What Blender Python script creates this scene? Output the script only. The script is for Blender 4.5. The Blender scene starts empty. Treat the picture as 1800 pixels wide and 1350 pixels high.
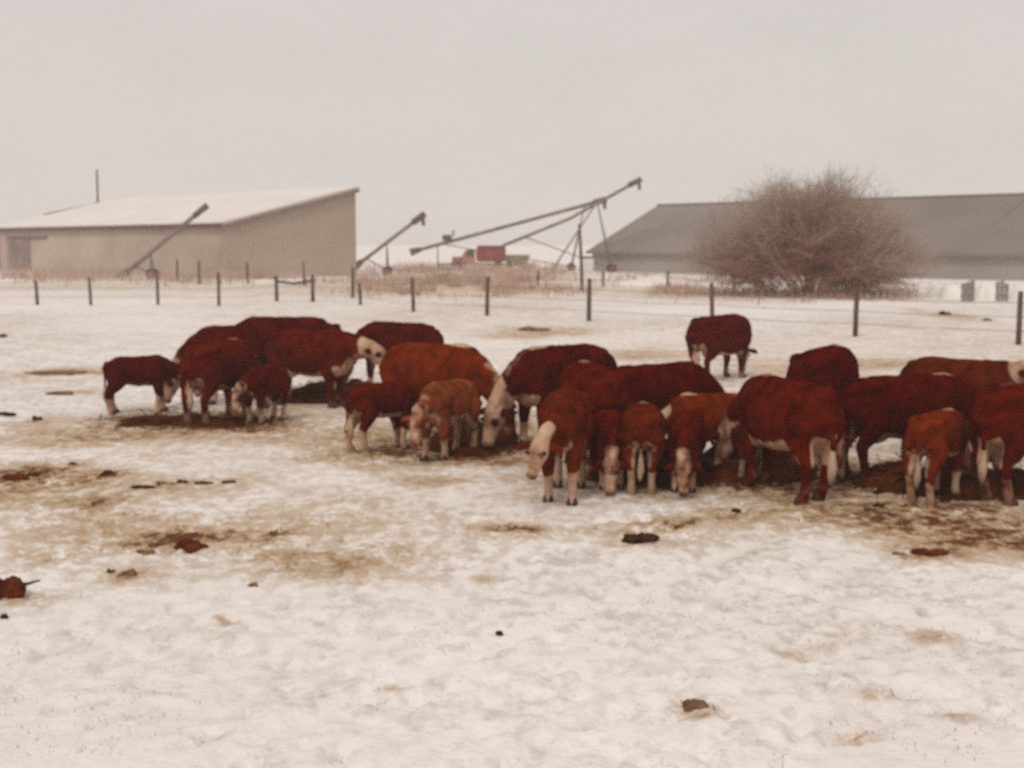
import bpy, bmesh, math, random
import numpy as np
from mathutils import Vector, Matrix

random.seed(7)
rng = np.random.default_rng(11)
SC = bpy.context.scene
COL = SC.collection
R = math.radians

# ------------------------------------------------------------------ camera, sky, sun, exposure
CAM_H, F_PX = 2.5, 2400.0
PITCH = math.atan(245.0 / F_PX)                # the horizon sits 245 px above the middle of the 1350 px frame
cam_d = bpy.data.cameras.new('camera')
cam = bpy.data.objects.new('camera', cam_d)
COL.objects.link(cam)
cam.location = (0, 0, CAM_H)
cam.rotation_euler = (math.pi / 2 - PITCH, 0, 0)
cam_d.sensor_width = 36.0
cam_d.lens = F_PX / 1800.0 * 36.0
cam_d.clip_start, cam_d.clip_end = 0.1, 6000
cam_d.dof.use_dof = True                       # the snapshot is soft all over: a lens left focused too near
cam_d.dof.focus_distance = 2.2
cam_d.dof.aperture_fstop = 7.6
SC.camera = cam

SUN_EL, SUN_AZ = 48.0, 200.0                   # high thin-cloud sun, behind and a little left of the camera
world = bpy.data.worlds.new("World")
SC.world = world
world.use_nodes = True
wn, wl = world.node_tree.nodes, world.node_tree.links
wn.clear()
w_out = wn.new('ShaderNodeOutputWorld')
w_bg = wn.new('ShaderNodeBackground')
w_bg.inputs['Strength'].default_value = 0.1
w_sky = wn.new('ShaderNodeTexSky')
w_sky.sky_type = 'NISHITA'
w_sky.sun_disc = False
w_sky.sun_elevation = R(SUN_EL)
w_sky.sun_rotation = R(SUN_AZ)
w_tc = wn.new('ShaderNodeTexCoord')
w_n = wn.new('ShaderNodeTexNoise')
w_n.inputs['Scale'].default_value = 6.0
w_n.inputs['Detail'].default_value = 9.0
w_n.inputs['Roughness'].default_value = 0.72
w_map = wn.new('ShaderNodeMapping')
w_map.inputs['Scale'].default_value = (1, 1, 2.2)
w_ramp = wn.new('ShaderNodeValToRGB')
w_ramp.color_ramp.elements[0].position = 0.3
w_ramp.color_ramp.elements[0].color = (6.60, 6.08, 5.70, 1)
w_ramp.color_ramp.elements[1].position = 0.7
w_ramp.color_ramp.elements[1].color = (7.18, 6.60, 6.22, 1)
w_mix = wn.new('ShaderNodeMix')
w_mix.data_type = 'RGBA'
w_mix.inputs['Factor'].default_value = 0.94    # a closed sheet of pale cloud in front of the clear sky
wl.new(w_tc.outputs['Generated'], w_map.inputs['Vector'])
wl.new(w_map.outputs['Vector'], w_n.inputs['Vector'])
wl.new(w_n.outputs['Fac'], w_ramp.inputs['Fac'])
wl.new(w_sky.outputs['Color'], w_mix.inputs['A'])
wl.new(w_ramp.outputs['Color'], w_mix.inputs['B'])
wl.new(w_mix.outputs['Result'], w_bg.inputs['Color'])
wl.new(w_bg.outputs['Background'], w_out.inputs['Surface'])

sun_d = bpy.data.lights.new('sun', 'SUN')
sun_d.energy = 1.2
sun_d.angle = R(14)
sun_d.color = (1.0, 0.95, 0.88)
sun = bpy.data.objects.new('sun', sun_d)
COL.objects.link(sun)
_az = R(SUN_AZ)                                # direction to the sun: azimuth from +Y, clockwise
_to = Vector((math.sin(_az) * math.cos(R(SUN_EL)), math.cos(_az) * math.cos(R(SUN_EL)), math.sin(R(SUN_EL))))
sun.rotation_euler = _to.to_track_quat('Z', 'Y').to_euler()
sun.location = (0, 0, 60)

SC.view_settings.view_transform = 'Standard'
SC.view_settings.look = 'None'
SC.view_settings.exposure = 0.0
SC.view_settings.gamma = 1.0
SC.view_settings.use_curve_mapping = False
SC.render.engine = 'CYCLES'
SC.cycles.max_bounces = 5
SC.cycles.use_denoising = False                # the grain stays, as on the old print


# ------------------------------------------------------------------ where a point of the photograph lies in the place
def ray(px, py):
    x, y = (px - 900.0) / F_PX, (675.0 - py) / F_PX
    return Vector((x, math.cos(PITCH) + y * math.sin(PITCH), -math.sin(PITCH) + y * math.cos(PITCH)))


def G(px, py):
    d = ray(px, py)
    t = -CAM_H / d.z
    return Vector((d.x * t, d.y * t, 0.0))


def S(px, py, dist):
    d = ray(px, py)
    t = dist / d.y
    return Vector((d.x * t, dist, CAM_H + d.z * t))


# ------------------------------------------------------------------ numpy value noise
_LAT = rng.random((256, 256))


def vnoise(x, y):
    xi, yi = np.floor(x).astype(int), np.floor(y).astype(int)
    fx, fy = x - xi, y - yi
    fx, fy = fx * fx * (3 - 2 * fx), fy * fy * (3 - 2 * fy)
    a = _LAT[xi & 255, yi & 255]
    b = _LAT[(xi + 1) & 255, yi & 255]
    c = _LAT[xi & 255, (yi + 1) & 255]
    d = _LAT[(xi + 1) & 255, (yi + 1) & 255]
    return (a * (1 - fx) + b * fx) * (1 - fy) + (c * (1 - fx) + d * fx) * fy - 0.5


def fbm(x, y, o=4):
    x, y = np.asarray(x, float), np.asarray(y, float)
    s, a = 0, 1.0
    for k in range(o):
        s = s + a * vnoise(x * 2 ** k + 17.3 * k, y * 2 ** k + 5.1 * k)
        a *= 0.5
    return s


# ------------------------------------------------------------------ materials
def new_mat(name):
    m = bpy.data.materials.new(name)
    m.use_nodes = True
    nt = m.node_tree
    return m, nt.nodes, nt.links, nt.nodes['Principled BSDF']


def noisy(name, c0, c1, scale=4.0, rough=0.85, bump=0.0, stretch=(1, 1, 1), metal=0.0, detail=4.0, lo=0.35, hi=0.65, bscale=None):
    m, n, l, p = new_mat(name)
    tc = n.new('ShaderNodeTexCoord')
    mp = n.new('ShaderNodeMapping')
    mp.inputs['Scale'].default_value = stretch
    no = n.new('ShaderNodeTexNoise')
    no.inputs['Scale'].default_value = scale
    no.inputs['Detail'].default_value = detail
    rp = n.new('ShaderNodeValToRGB')
    rp.color_ramp.elements[0].position, rp.color_ramp.elements[1].position = lo, hi
    rp.color_ramp.elements[0].color = (*c0, 1)
    rp.color_ramp.elements[1].color = (*c1, 1)
    l.new(tc.outputs['Object'], mp.inputs['Vector'])
    l.new(mp.outputs['Vector'], no.inputs['Vector'])
    l.new(no.outputs['Fac'], rp.inputs['Fac'])
    l.new(rp.outputs['Color'], p.inputs['Base Color'])
    p.inputs['Roughness'].default_value = rough
    p.inputs['Metallic'].default_value = metal
    p.inputs['Specular IOR Level'].default_value = 0.25
    if bump:
        b = n.new('ShaderNodeBump')
        b.inputs['Strength'].default_value = bump
        b.inputs['Distance'].default_value = 0.05
        n2 = n.new('ShaderNodeTexNoise')
        n2.inputs['Scale'].default_value = bscale or scale * 4
        n2.inputs['Detail'].default_value = 5
        l.new(mp.outputs['Vector'], n2.inputs['Vector'])
        l.new(n2.outputs['Fac'], b.inputs['Height'])
        l.new(b.outputs['Normal'], p.inputs['Normal'])
    return m


M = {}
M['snow'] = noisy('packed_snow', (0.80, 0.75, 0.69), (0.88, 0.83, 0.78), 1.2, 0.9, 0.4)
M['roof_snow'] = noisy('roof_snow', (0.76, 0.705, 0.675), (0.81, 0.76, 0.73), 0.25, 0.9, 0.2)
M['post'] = noisy('weathered_post', (0.085, 0.05, 0.035), (0.17, 0.115, 0.085), 3.0, 0.9, 0.6, (8, 8, 1))
M['plank'] = noisy('grey_plank', (0.20, 0.16, 0.14), (0.34, 0.28, 0.24), 3.0, 0.9, 0.5, (1, 1, 8))
M['wire'] = noisy('rusty_wire', (0.10, 0.08, 0.07), (0.18, 0.14, 0.12), 6.0, 0.6, metal=0.4)
M['trim'] = noisy('dark_red_trim', (0.085, 0.03, 0.027), (0.14, 0.055, 0.05), 2.0, 0.6)
M['tan'] = noisy('tan_sheet', (0.38, 0.295, 0.235), (0.48, 0.385, 0.315), 0.16, 0.6, stretch=(1, 1, 1.5), detail=6)
M['tan2'] = noisy('tan_sheet_end', (0.38, 0.295, 0.228), (0.45, 0.355, 0.28), 0.12, 0.6, detail=6)
M['door'] = noisy('grey_brown_door', (0.17, 0.115, 0.095), (0.26, 0.185, 0.155), 0.6, 0.7)
M['pink'] = noisy('faded_pink_sheet', (0.40, 0.27, 0.24), (0.46, 0.33, 0.29), 0.6, 0.7)
M['roof_brown'] = noisy('brown_roof_sheet', (0.195, 0.155, 0.137), (0.25, 0.203, 0.18), 0.14, 0.7, detail=6, stretch=(1, 1, 1))
M['grey_wall'] = noisy('greige_wall_sheet', (0.30, 0.25, 0.215), (0.36, 0.31, 0.265), 0.2, 0.7, detail=6)
M['auger'] = noisy('galvanized_weathered', (0.15, 0.11, 0.092), (0.25, 0.19, 0.16), 1.5, 0.55, metal=0.2)
M['auger_dark'] = noisy('dark_iron', (0.08, 0.055, 0.048), (0.14, 0.10, 0.086), 2.0, 0.6)
M['tyre'] = noisy('tyre_rubber', (0.03, 0.024, 0.022), (0.05, 0.04, 0.036), 4.0, 0.9)
M['red'] = noisy('faded_red_paint', (0.20, 0.030, 0.026), (0.33, 0.065, 0.056), 1.2, 0.6)
M['pinkred'] = noisy('chalky_red_paint', (0.38, 0.14, 0.12), (0.48, 0.22, 0.19), 1.2, 0.6)
M['white'] = noisy('white_paint', (0.70, 0.64, 0.58), (0.80, 0.74, 0.68), 3.0, 0.6)
M['glass'] = noisy('dull_glass', (0.05, 0.045, 0.045), (0.08, 0.07, 0.07), 2.0, 0.15)
M['olive'] = noisy('tan_machine', (0.26, 0.19, 0.12), (0.34, 0.26, 0.17), 1.5, 0.7)
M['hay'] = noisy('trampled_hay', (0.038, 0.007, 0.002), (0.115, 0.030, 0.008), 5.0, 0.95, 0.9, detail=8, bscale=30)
M['straw'] = noisy('loose_straw', (0.22, 0.10, 0.035), (0.45, 0.28, 0.13), 2.5, 0.9)
M['tan_hay'] = noisy('tan_hay_wad', (0.13, 0.06, 0.028), (0.30, 0.17, 0.09), 9.0, 0.95, 0.8, detail=6)
M['old_straw'] = noisy('old_straw', (0.07, 0.02, 0.006), (0.19, 0.075, 0.024), 2.5, 0.9)
M['dung'] = noisy('frozen_dung', (0.035, 0.014, 0.009), (0.10, 0.042, 0.022), 14.0, 0.9, 0.8, detail=6)
M['rusty_dung'] = noisy('rust_brown_clod', (0.085, 0.017, 0.007), (0.17, 0.042, 0.017), 9.0, 0.9, 0.8, detail=6)
M['weed'] = noisy('dry_weed', (0.30, 0.17, 0.12), (0.58, 0.44, 0.35), 0.35, 0.95, detail=6)
M['stubble'] = noisy('pale_stubble', (0.36, 0.29, 0.22), (0.55, 0.47, 0.39), 2.0, 0.95)
M['hoof'] = noisy('hoof_horn', (0.035, 0.02, 0.015), (0.07, 0.04, 0.03), 20.0, 0.6)
M['eye'] = noisy('eye_dark', (0.012, 0.006, 0.005), (0.02, 0.01, 0.008), 20.0, 0.2)
M['tuft'] = noisy('tail_hair', (0.30, 0.17, 0.11), (0.52, 0.36, 0.26), 18.0, 0.9, 0.5, (1, 1, 0.2))


def coat_mat():
    m, n, l, p = new_mat('hereford_coat')
    oi = n.new('ShaderNodeObjectInfo')
    tc = n.new('ShaderNodeTexCoord')
    aw = n.new('ShaderNodeAttribute'); aw.attribute_name = 'white'
    ad = n.new('ShaderNodeAttribute'); ad.attribute_name = 'dark'
    n1 = n.new('ShaderNodeTexNoise'); n1.inputs['Scale'].default_value = 5.0; n1.inputs['Detail'].default_value = 6
    n2 = n.new('ShaderNodeTexNoise'); n2.inputs['Scale'].default_value = 55.0; n2.inputs['Detail'].default_value = 4
    for q in (n1, n2):
        l.new(tc.outputs['Object'], q.inputs['Vector'])
    # coat colour varied in big soft patches and in hair-sized streaks
    hs = n.new('ShaderNodeHueSaturation')
    mr = n.new('ShaderNodeMapRange')
    mr.inputs['From Min'].default_value, mr.inputs['From Max'].default_value = 0.3, 0.7
    mr.inputs['To Min'].default_value, mr.inputs['To Max'].default_value = 0.55, 1.6
    l.new(n1.outputs['Fac'], mr.inputs['Value'])
    l.new(mr.outputs['Result'], hs.inputs['Value'])
    l.new(oi.outputs['Color'], hs.inputs['Color'])
    mul = n.new('ShaderNodeMix'); mul.data_type = 'RGBA'; mul.blend_type = 'MULTIPLY'
    mul.inputs['Factor'].default_value = 0.38
    rp = n.new('ShaderNodeValToRGB')
    rp.color_ramp.elements[0].position, rp.color_ramp.elements[1].position = 0.3, 0.62
    rp.color_ramp.elements[0].color = (0.45, 0.4, 0.38, 1)
    l.new(n2.outputs['Fac'], rp.inputs['Fac'])
    l.new(hs.outputs['Color'], mul.inputs['A'])
    l.new(rp.outputs['Color'], mul.inputs['B'])
    # white markings with a ragged hair edge
    add = n.new('ShaderNodeMath'); add.operation = 'MULTIPLY_ADD'
    l.new(n1.outputs['Fac'], add.inputs[0]); add.inputs[1].default_value = 0.85
    l.new(aw.outputs['Fac'], add.inputs[2])
    mr2 = n.new('ShaderNodeMapRange')
    mr2.interpolation_type = 'SMOOTHSTEP'
    mr2.inputs['From Min'].default_value, mr2.inputs['From Max'].default_value = 0.74, 1.2
    l.new(add.outputs[0], mr2.inputs['Value'])
    wc = n.new('ShaderNodeValToRGB')
    wc.color_ramp.elements[0].position, wc.color_ramp.elements[1].position = 0.3, 0.7
    wc.color_ramp.elements[0].color = (0.32, 0.165, 0.10, 1)
    wc.color_ramp.elements[1].color = (0.58, 0.39, 0.27, 1)
    l.new(n1.outputs['Fac'], wc.inputs['Fac'])
    mx = n.new('ShaderNodeMix'); mx.data_type = 'RGBA'
    l.new(mr2.outputs['Result'], mx.inputs['Factor'])
    l.new(mul.outputs['Result'], mx.inputs['A'])
    l.new(wc.outputs['Color'], mx.inputs['B'])
    md = n.new('ShaderNodeMix'); md.data_type = 'RGBA'
    l.new(ad.outputs['Fac'], md.inputs['Factor'])
    l.new(mx.outputs['Result'], md.inputs['A'])
    md.inputs['B'].default_value = (0.10, 0.035, 0.022, 1)
    l.new(md.outputs['Result'], p.inputs['Base Color'])
    p.inputs['Roughness'].default_value = 0.9
    p.inputs['Specular IOR Level'].default_value = 0.0
    b = n.new('ShaderNodeBump'); b.inputs['Strength'].default_value = 0.4; b.inputs['Distance'].default_value = 0.02
    l.new(n2.outputs['Fac'], b.inputs['Height'])
    l.new(b.outputs['Normal'], p.inputs['Normal'])
    return m


M['coat'] = coat_mat()
for _k in ('hay', 'old_straw', 'straw', 'dung', 'rusty_dung', 'weed'):
    M[_k].node_tree.nodes['Principled BSDF'].inputs['Specular IOR Level'].default_value = 0.0


def ground_mat():
    m, n, l, p = new_mat('trampled_snow_ground')
    tc = n.new('ShaderNodeTexCoord')
    at = n.new('ShaderNodeAttribute'); at.attribute_name = 'dirt'
    ab = n.new('ShaderNodeAttribute'); ab.attribute_name = 'thin'

    def noise(scale, detail, rough=0.55, st=(1, 1, 1)):
        mp = n.new('ShaderNodeMapping'); mp.inputs['Scale'].default_value = st
        q = n.new('ShaderNodeTexNoise'); q.inputs['Scale'].default_value = scale
        q.inputs['Detail'].default_value = detail; q.inputs['Roughness'].default_value = rough
        l.new(tc.outputs['Object'], mp.inputs['Vector']); l.new(mp.outputs['Vector'], q.inputs['Vector'])
        return q.outputs['Fac']

    def ramp(f, a, b):
        r = n.new('ShaderNodeMapRange'); r.interpolation_type = 'SMOOTHSTEP'
        r.inputs['From Min'].default_value, r.inputs['From Max'].default_value = a, b
        l.new(f, r.inputs['Value']); return r.outputs['Result']

    def math2(op, a, b):
        q = n.new('ShaderNodeMath'); q.operation = op
        for i, v in enumerate((a, b)):
            if isinstance(v, (int, float)): q.inputs[i].default_value = v
            else: l.new(v, q.inputs[i])
        return q.outputs[0]

    def mix(f, a, b):
        q = n.new('ShaderNodeMix'); q.data_type = 'RGBA'
        l.new(f, q.inputs['Factor'])
        for s, v in (('A', a), ('B', b)):
            if isinstance(v, tuple): q.inputs[s].default_value = (*v, 1)
            else: l.new(v, q.inputs[s])
        return q.outputs['Result']

    big, mid, fine, tiny = noise(0.22, 5), noise(1.3, 6), noise(7.0, 3, 0.6, (1, 0.7, 1)), noise(24, 3, 0.6)
    warm = mix(ramp(big, 0.35, 0.65), (0.84, 0.785, 0.73), (0.90, 0.855, 0.82))
    # frozen stubble and grey old ice showing through thin snow, plus painted rut shading
    spot = math2('MULTIPLY', ramp(math2('ADD', math2('MULTIPLY', fine, 0.75), math2('MULTIPLY', mid, 0.35)), 0.49, 0.68), 0.65)
    c = mix(math2('MULTIPLY', spot, ab.outputs['Fac']), warm, (0.47, 0.405, 0.36))
    speck = math2('MULTIPLY', ramp(math2('ADD', math2('MULTIPLY', tiny, 0.6), math2('MULTIPLY', mid, 0.4)), 0.54, 0.66), 0.5)
    c = mix(math2('MULTIPLY', speck, ab.outputs['Fac']), c, (0.38, 0.31, 0.24))
    # stains: straw, manure and mud tramped into the snow
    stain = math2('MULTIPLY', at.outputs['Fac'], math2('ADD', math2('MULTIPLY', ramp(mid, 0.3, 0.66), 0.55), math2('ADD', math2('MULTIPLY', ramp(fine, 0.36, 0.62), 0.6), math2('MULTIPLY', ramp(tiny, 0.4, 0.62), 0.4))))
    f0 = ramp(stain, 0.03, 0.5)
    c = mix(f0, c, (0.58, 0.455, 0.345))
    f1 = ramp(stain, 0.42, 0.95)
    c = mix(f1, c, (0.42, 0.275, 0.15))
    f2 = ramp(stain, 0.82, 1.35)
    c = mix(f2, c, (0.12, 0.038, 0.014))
    l.new(c, p.inputs['Base Color'])
    p.inputs['Roughness'].default_value = 0.92
    p.inputs['Specular IOR Level'].default_value = 0.15
    b = n.new('ShaderNodeBump'); b.inputs['Strength'].default_value = 0.55; b.inputs['Distance'].default_value = 0.06
    l.new(math2('ADD', fine, math2('MULTIPLY', tiny, 0.4)), b.inputs['Height'])
    l.new(b.outputs['Normal'], p.inputs['Normal'])
    return m


M['ground'] = ground_mat()


def bush_mat():
    m, n, l, p = new_mat('frosted_twigs')
    at = n.new('ShaderNodeAttribute'); at.attribute_name = 'frost'
    rp = n.new('ShaderNodeValToRGB')
    e = rp.color_ramp.elements
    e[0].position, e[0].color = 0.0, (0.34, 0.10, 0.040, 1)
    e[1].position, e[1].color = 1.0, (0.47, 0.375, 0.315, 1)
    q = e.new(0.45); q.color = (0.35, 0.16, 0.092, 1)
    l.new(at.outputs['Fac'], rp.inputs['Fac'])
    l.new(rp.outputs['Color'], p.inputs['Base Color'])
    p.inputs['Roughness'].default_value = 0.9
    p.inputs['Specular IOR Level'].default_value = 0.1
    return m


M['bush'] = bush_mat()


# ------------------------------------------------------------------ mesh helpers
def obj(name, bm, mat, parent=None, smooth=False, loc=None):
    if isinstance(bm, bpy.types.Mesh):
        me = bm
    else:
        me = bpy.data.meshes.new(name)
        bmesh.ops.recalc_face_normals(bm, faces=bm.faces)
        bm.to_mesh(me)
        bm.free()
    if mat is not None and not me.materials:
        me.materials.append(mat)
    if smooth:
        me.polygons.foreach_set('use_smooth', [True] * len(me.polygons))
    o = bpy.data.objects.new(name, me)
    COL.objects.link(o)
    if parent is not None:
        o.parent = parent
    if loc is not None:
        o.location = loc
    return o


def empty(name, loc, rz=0.0):
    o = bpy.data.objects.new(name, None)
    COL.objects.link(o)
    o.location = loc
    o.rotation_euler = (0, 0, rz)
    o.empty_display_size = 0.3
    return o


def tag(o, label, cat, group=None, kind=None):
    o['label'] = label
    if cat: o['category'] = cat
    if group: o['group'] = group
    if kind: o['kind'] = kind
    return o


def box(bm, lo, hi, mtx=None, bevel=0.0):
    lo, hi = Vector(lo), Vector(hi)
    vs = [bm.verts.new((x, y, z)) for x in (lo.x, hi.x) for y in (lo.y, hi.y) for z in (lo.z, hi.z)]
    fs = [(0, 1, 3, 2), (4, 6, 7, 5), (0, 4, 5, 1), (2, 3, 7, 6), (0, 2, 6, 4), (1, 5, 7, 3)]
    faces = [bm.faces.new([vs[i] for i in f]) for f in fs]
    if bevel:
        es = list({e for f in faces for e in f.edges})
        r = bmesh.ops.bevel(bm, geom=es, offset=bevel, segments=1, affect='EDGES', profile=0.5)
        vs = list({v for v in r['verts']} | {v for v in vs if v.is_valid})
    if mtx is not None:
        bmesh.ops.transform(bm, matrix=mtx, verts=[v for v in vs if v.is_valid])


def tube(bm, pts, ra, rb=None, n=10, side=None, power=2.0):
    """A closed tube through pts; ra is its half-width along side, rb across it."""
    pts = [Vector(p) for p in pts]
    if not hasattr(ra, '__len__'): ra = [ra] * len(pts)
    rb = rb if rb is not None else ra
    if not hasattr(rb, '__len__'): rb = [rb] * len(pts)
    rings = []
    for i, p in enumerate(pts):
        t = (pts[min(i + 1, len(pts) - 1)] - pts[max(i - 1, 0)]).normalized()
        s = Vector(side) if side is not None else (Vector((0, 0, 1)) if abs(t.z) < 0.9 else Vector((1, 0, 0))).cross(t)
        s = (s - t * s.dot(t)).normalized()
        u = t.cross(s)
        ring = []
        for k in range(n):
            a = 2 * math.pi * k / n
            c, d = math.cos(a), math.sin(a)
            c = math.copysign(abs(c) ** (2 / power), c)
            d = math.copysign(abs(d) ** (2 / power), d)
            ring.append(bm.verts.new(p + s * (c * ra[i]) + u * (d * rb[i])))
        rings.append(ring)
    for a, b in zip(rings, rings[1:]):
        for k in range(n):
            bm.faces.new((a[k], a[(k + 1) % n], b[(k + 1) % n], b[k]))
    bm.faces.new(rings[0][::-1])
    bm.faces.new(rings[-1])


def ball(bm, c, r, n=10):
    m = Matrix.Translation(c) @ Matrix.Diagonal((r[0], r[1], r[2], 1))
    bmesh.ops.create_uvsphere(bm, u_segments=n + 2, v_segments=n, radius=1.0, matrix=m)


def prism(bm, poly, axis_vec):
    """poly: list of Vectors in one plane, pushed along axis_vec."""
    a = [bm.verts.new(p) for p in poly]
    b = [bm.verts.new(Vector(p) + axis_vec) for p in poly]
    bm.faces.new(a[::-1])
    bm.faces.new(b)
    k = len(a)
    for i in range(k):
        bm.faces.new((a[i], a[(i + 1) % k], b[(i + 1) % k], b[i]))


def raw_mesh(name, verts, faces, mat):
    me = bpy.data.meshes.new(name)
    me.from_pydata([tuple(v) for v in verts], [], faces)
    me.materials.append(mat)
    me.update()
    return me


# ------------------------------------------------------------------ the ground
def axis_steps(lo, d0, d1, hi, step, grow=1.16):
    mid = list(np.arange(d0, d1 + 1e-6, step))
    a, s, left = d0, step, []
    while a > lo:
        s *= grow; a -= s; left.append(a)
    b, s, right = d1, step, []
    while b < hi:
        s *= grow; b += s; right.append(b)
    return np.array(left[::-1] + mid + right)


# (pixel x, pixel y, half-width px, half-height px, strength): where straw and dung are tramped into the snow
STAINS = [
    (330, 742, 190, 17, 1.15), (560, 700, 110, 16, 0.9), (430, 765, 330, 22, 0.55), (120, 770, 190, 16, 0.45),
    (790, 785, 180, 20, 0.95), (900, 745, 80, 20, 0.7), (720, 800, 150, 14, 0.6), (1250, 835, 260, 30, 1.15),
    (1600, 850, 260, 26, 1.0), (1700, 935, 240, 44, 0.85), (1480, 905, 150, 24, 0.62), (1780, 930, 170, 40, 0.6),
    (60, 850, 200, 20, 0.62), (0, 835, 70, 14, 0.75), (330, 930, 330, 48, 0.56), (300, 955, 70, 18, 0.85), (110, 885, 200, 24, 0.45),
    (560, 960, 170, 20, 0.5), (740, 845, 60, 14, 0.5), (130, 655, 75, 7, 0.7), (130, 692, 60, 6, 0.75),
    (960, 582, 80, 7, 0.8), (900, 590, 60, 6, 0.6), (1120, 625, 80, 7, 0.7), (1560, 638, 90, 8, 0.75), (1390, 650, 120, 10, 0.35),
    (1555, 1150, 60, 20, 0.42), (1290, 900, 60, 10, 0.4), (1130, 925, 90, 14, 0.45), (1220, 1235, 24, 14, 0.5),
    (620, 505, 420, 10, 0.35), (1230, 515, 130, 14, 0.4), (150, 500, 220, 8, 0.45), (1160, 565, 60, 5, 0.3), (40, 660, 90, 12, 0.35),
    (480, 1290, 22, 16, 0.35), (955, 1085, 34, 12, 0.3), (840, 498, 210, 16, 0.5), (650, 975, 200, 14, 0.3), (210, 960, 170, 26, 0.35),
]


CLOD_STAINS = [(p_[0], p_[1] + 1, p_[2] * 1.1 + 6, p_[3] * 0.9 + 3, 0.62) for p_ in (
    (190, 833, 28, 12), (320, 851, 100, 7), (288, 951, 40, 14), (228, 1011, 26, 12), (1128, 946, 62, 16), (1632, 974, 60, 12), (1221, 1242, 40, 16),
    (52, 838, 60, 14), (66, 739, 24, 9), (480, 935, 16, 6), (905, 928, 60, 6), (1180, 918, 44, 7), (168, 886, 20, 9), (8, 1050, 60, 18), (128, 815, 20, 7), (1663, 553, 24, 7), (905, 928, 52, 4), (1185, 917, 34, 4), (1563, 1220, 30, 9), (1508, 1300, 18, 8), (1650, 1120, 40, 9), (1690, 1265, 16, 7), (1385, 1145, 26, 7), (840, 1010, 14, 7), (400, 1085, 20, 9), (700, 1200, 24, 10))]


def stain_field(X, Y):
    d = np.zeros_like(X)
    wx, wy = X + 0.55 * fbm(X * 0.9, Y * 0.9, 3), Y + 1.1 * fbm(X * 0.7 + 40, Y * 0.7, 3)
    ux, uy = X + 0.16 * fbm(X * 3.1, Y * 3.1, 2), Y + 0.2 * fbm(X * 2.7 + 40, Y * 2.7, 2)
    for n_, (px, py, hw, hh, s) in enumerate(STAINS + CLOD_STAINS):
        c = G(px, py)
        if n_ == len(STAINS): wx, wy = ux, uy
        rx = hw * c.y / F_PX
        ry = (G(px, py - hh).y - G(px, py + hh).y) / 2
        q = ((wx - c.x) / rx) ** 2 + ((wy - c.y) / ry) ** 2
        d += s * 0.9 * np.exp(-q * 0.85)
    band = np.clip((Y - 9.5) / 5, 0, 1) * np.clip((90 - Y) / 40, 0, 1)
    d += band * np.clip(0.17 + 0.30 * fbm(X * 0.16 + 8, Y * 0.09, 3), 0, 0.4)
    return np.clip(d, 0, 1.6)


def height(X, Y):
    near = np.clip((70 - np.abs(Y)) / 30, 0, 1)
    z = 0.035 * fbm(X * 0.35, Y * 0.35, 3)
    z = z + near * (0.022 * fbm(X * 1.9, Y * 1.9, 3) + 0.016 * np.minimum(0, fbm(X * 3.7 + 9, Y * 3.7, 2) + 0.12))
    return z


xs = axis_steps(-3200, -12.5, 12.5, 3200, 0.055)
ys = axis_steps(-900, 5.0, 27, 4200, 0.055)
GX, GY = np.meshgrid(xs, ys)
GZ = height(GX, GY)
RUT_SHADE = np.zeros_like(GZ)
PIT = np.zeros_like(GZ)                              # hoof prints, denser where the herd walks
for _ in range(4200):
    px, py = float(rng.uniform(-100, 1900)), float(rng.choice([rng.uniform(700, 1000), rng.uniform(900, 1400), rng.uniform(600, 800)]))
    c = G(px, py)
    if vnoise(np.array(c.x * 0.35 + 2), np.array(c.y * 0.35)) < -0.12: continue
    r_, dep, st = float(rng.uniform(.045, .08)), float(rng.uniform(.008, .034)), float(rng.uniform(0.8, 1.6))
    i0, i1 = np.searchsorted(xs, (c.x - .4, c.x + .4)); j0, j1 = np.searchsorted(ys, (c.y - .4, c.y + .4))
    sx, sy = GX[j0:j1, i0:i1] - c.x, (GY[j0:j1, i0:i1] - c.y) / st
    q = (sx * sx + sy * sy) / (r_ * r_)
    PIT[j0:j1, i0:i1] = np.maximum(PIT[j0:j1, i0:i1], np.exp(-q * q) * dep / .034)
    GZ[j0:j1, i0:i1] += -dep * np.exp(-q * q) + dep * 0.2 * np.exp(-(q - 2.4) ** 2)
for (a_, b_) in (((1080, 1030), (1900, 1300)), ((1180, 985), (2000, 1175)), ((300, 1350), (1240, 985))):   # old vehicle ruts
    a_, b_ = G(*a_), G(*b_)
    dx, dy = b_.x - a_.x, b_.y - a_.y
    L_ = math.hypot(dx, dy)
    t_ = ((GX - a_.x) * dx + (GY - a_.y) * dy) / L_
    o_ = ((GX - a_.x) * -dy + (GY - a_.y) * dx) / L_ + 0.08 * fbm(GX * .8, GY * .8, 2)
    on = np.clip(t_ / 1.0, 0, 1) * np.clip((L_ + 3 - t_) / 1.0, 0, 1)
    RUT_SHADE += on * (-0.7 * np.exp(-(o_ / .11) ** 4) + 0.5 * np.exp(-((np.abs(o_) - .17) / .05) ** 2))
    GZ += on * (-0.016 * np.exp(-(o_ / .11) ** 4) + 0.010 * np.exp(-((np.abs(o_) - .2) / .07) ** 2))
nx, ny = len(xs), len(ys)
co = np.stack([GX, GY, GZ], -1).reshape(-1, 3)
idx = np.arange(nx * ny).reshape(ny, nx)
quads = np.stack([idx[:-1, :-1], idx[:-1, 1:], idx[1:, 1:], idx[1:, :-1]], -1).reshape(-1, 4)
me = bpy.data.meshes.new('snow_ground')
me.vertices.add(len(co)); me.vertices.foreach_set('co', co.ravel())
me.loops.add(quads.size); me.loops.foreach_set('vertex_index', quads.ravel())
me.polygons.add(len(quads)); me.polygons.foreach_set('loop_start', np.arange(0, quads.size, 4))
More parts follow.
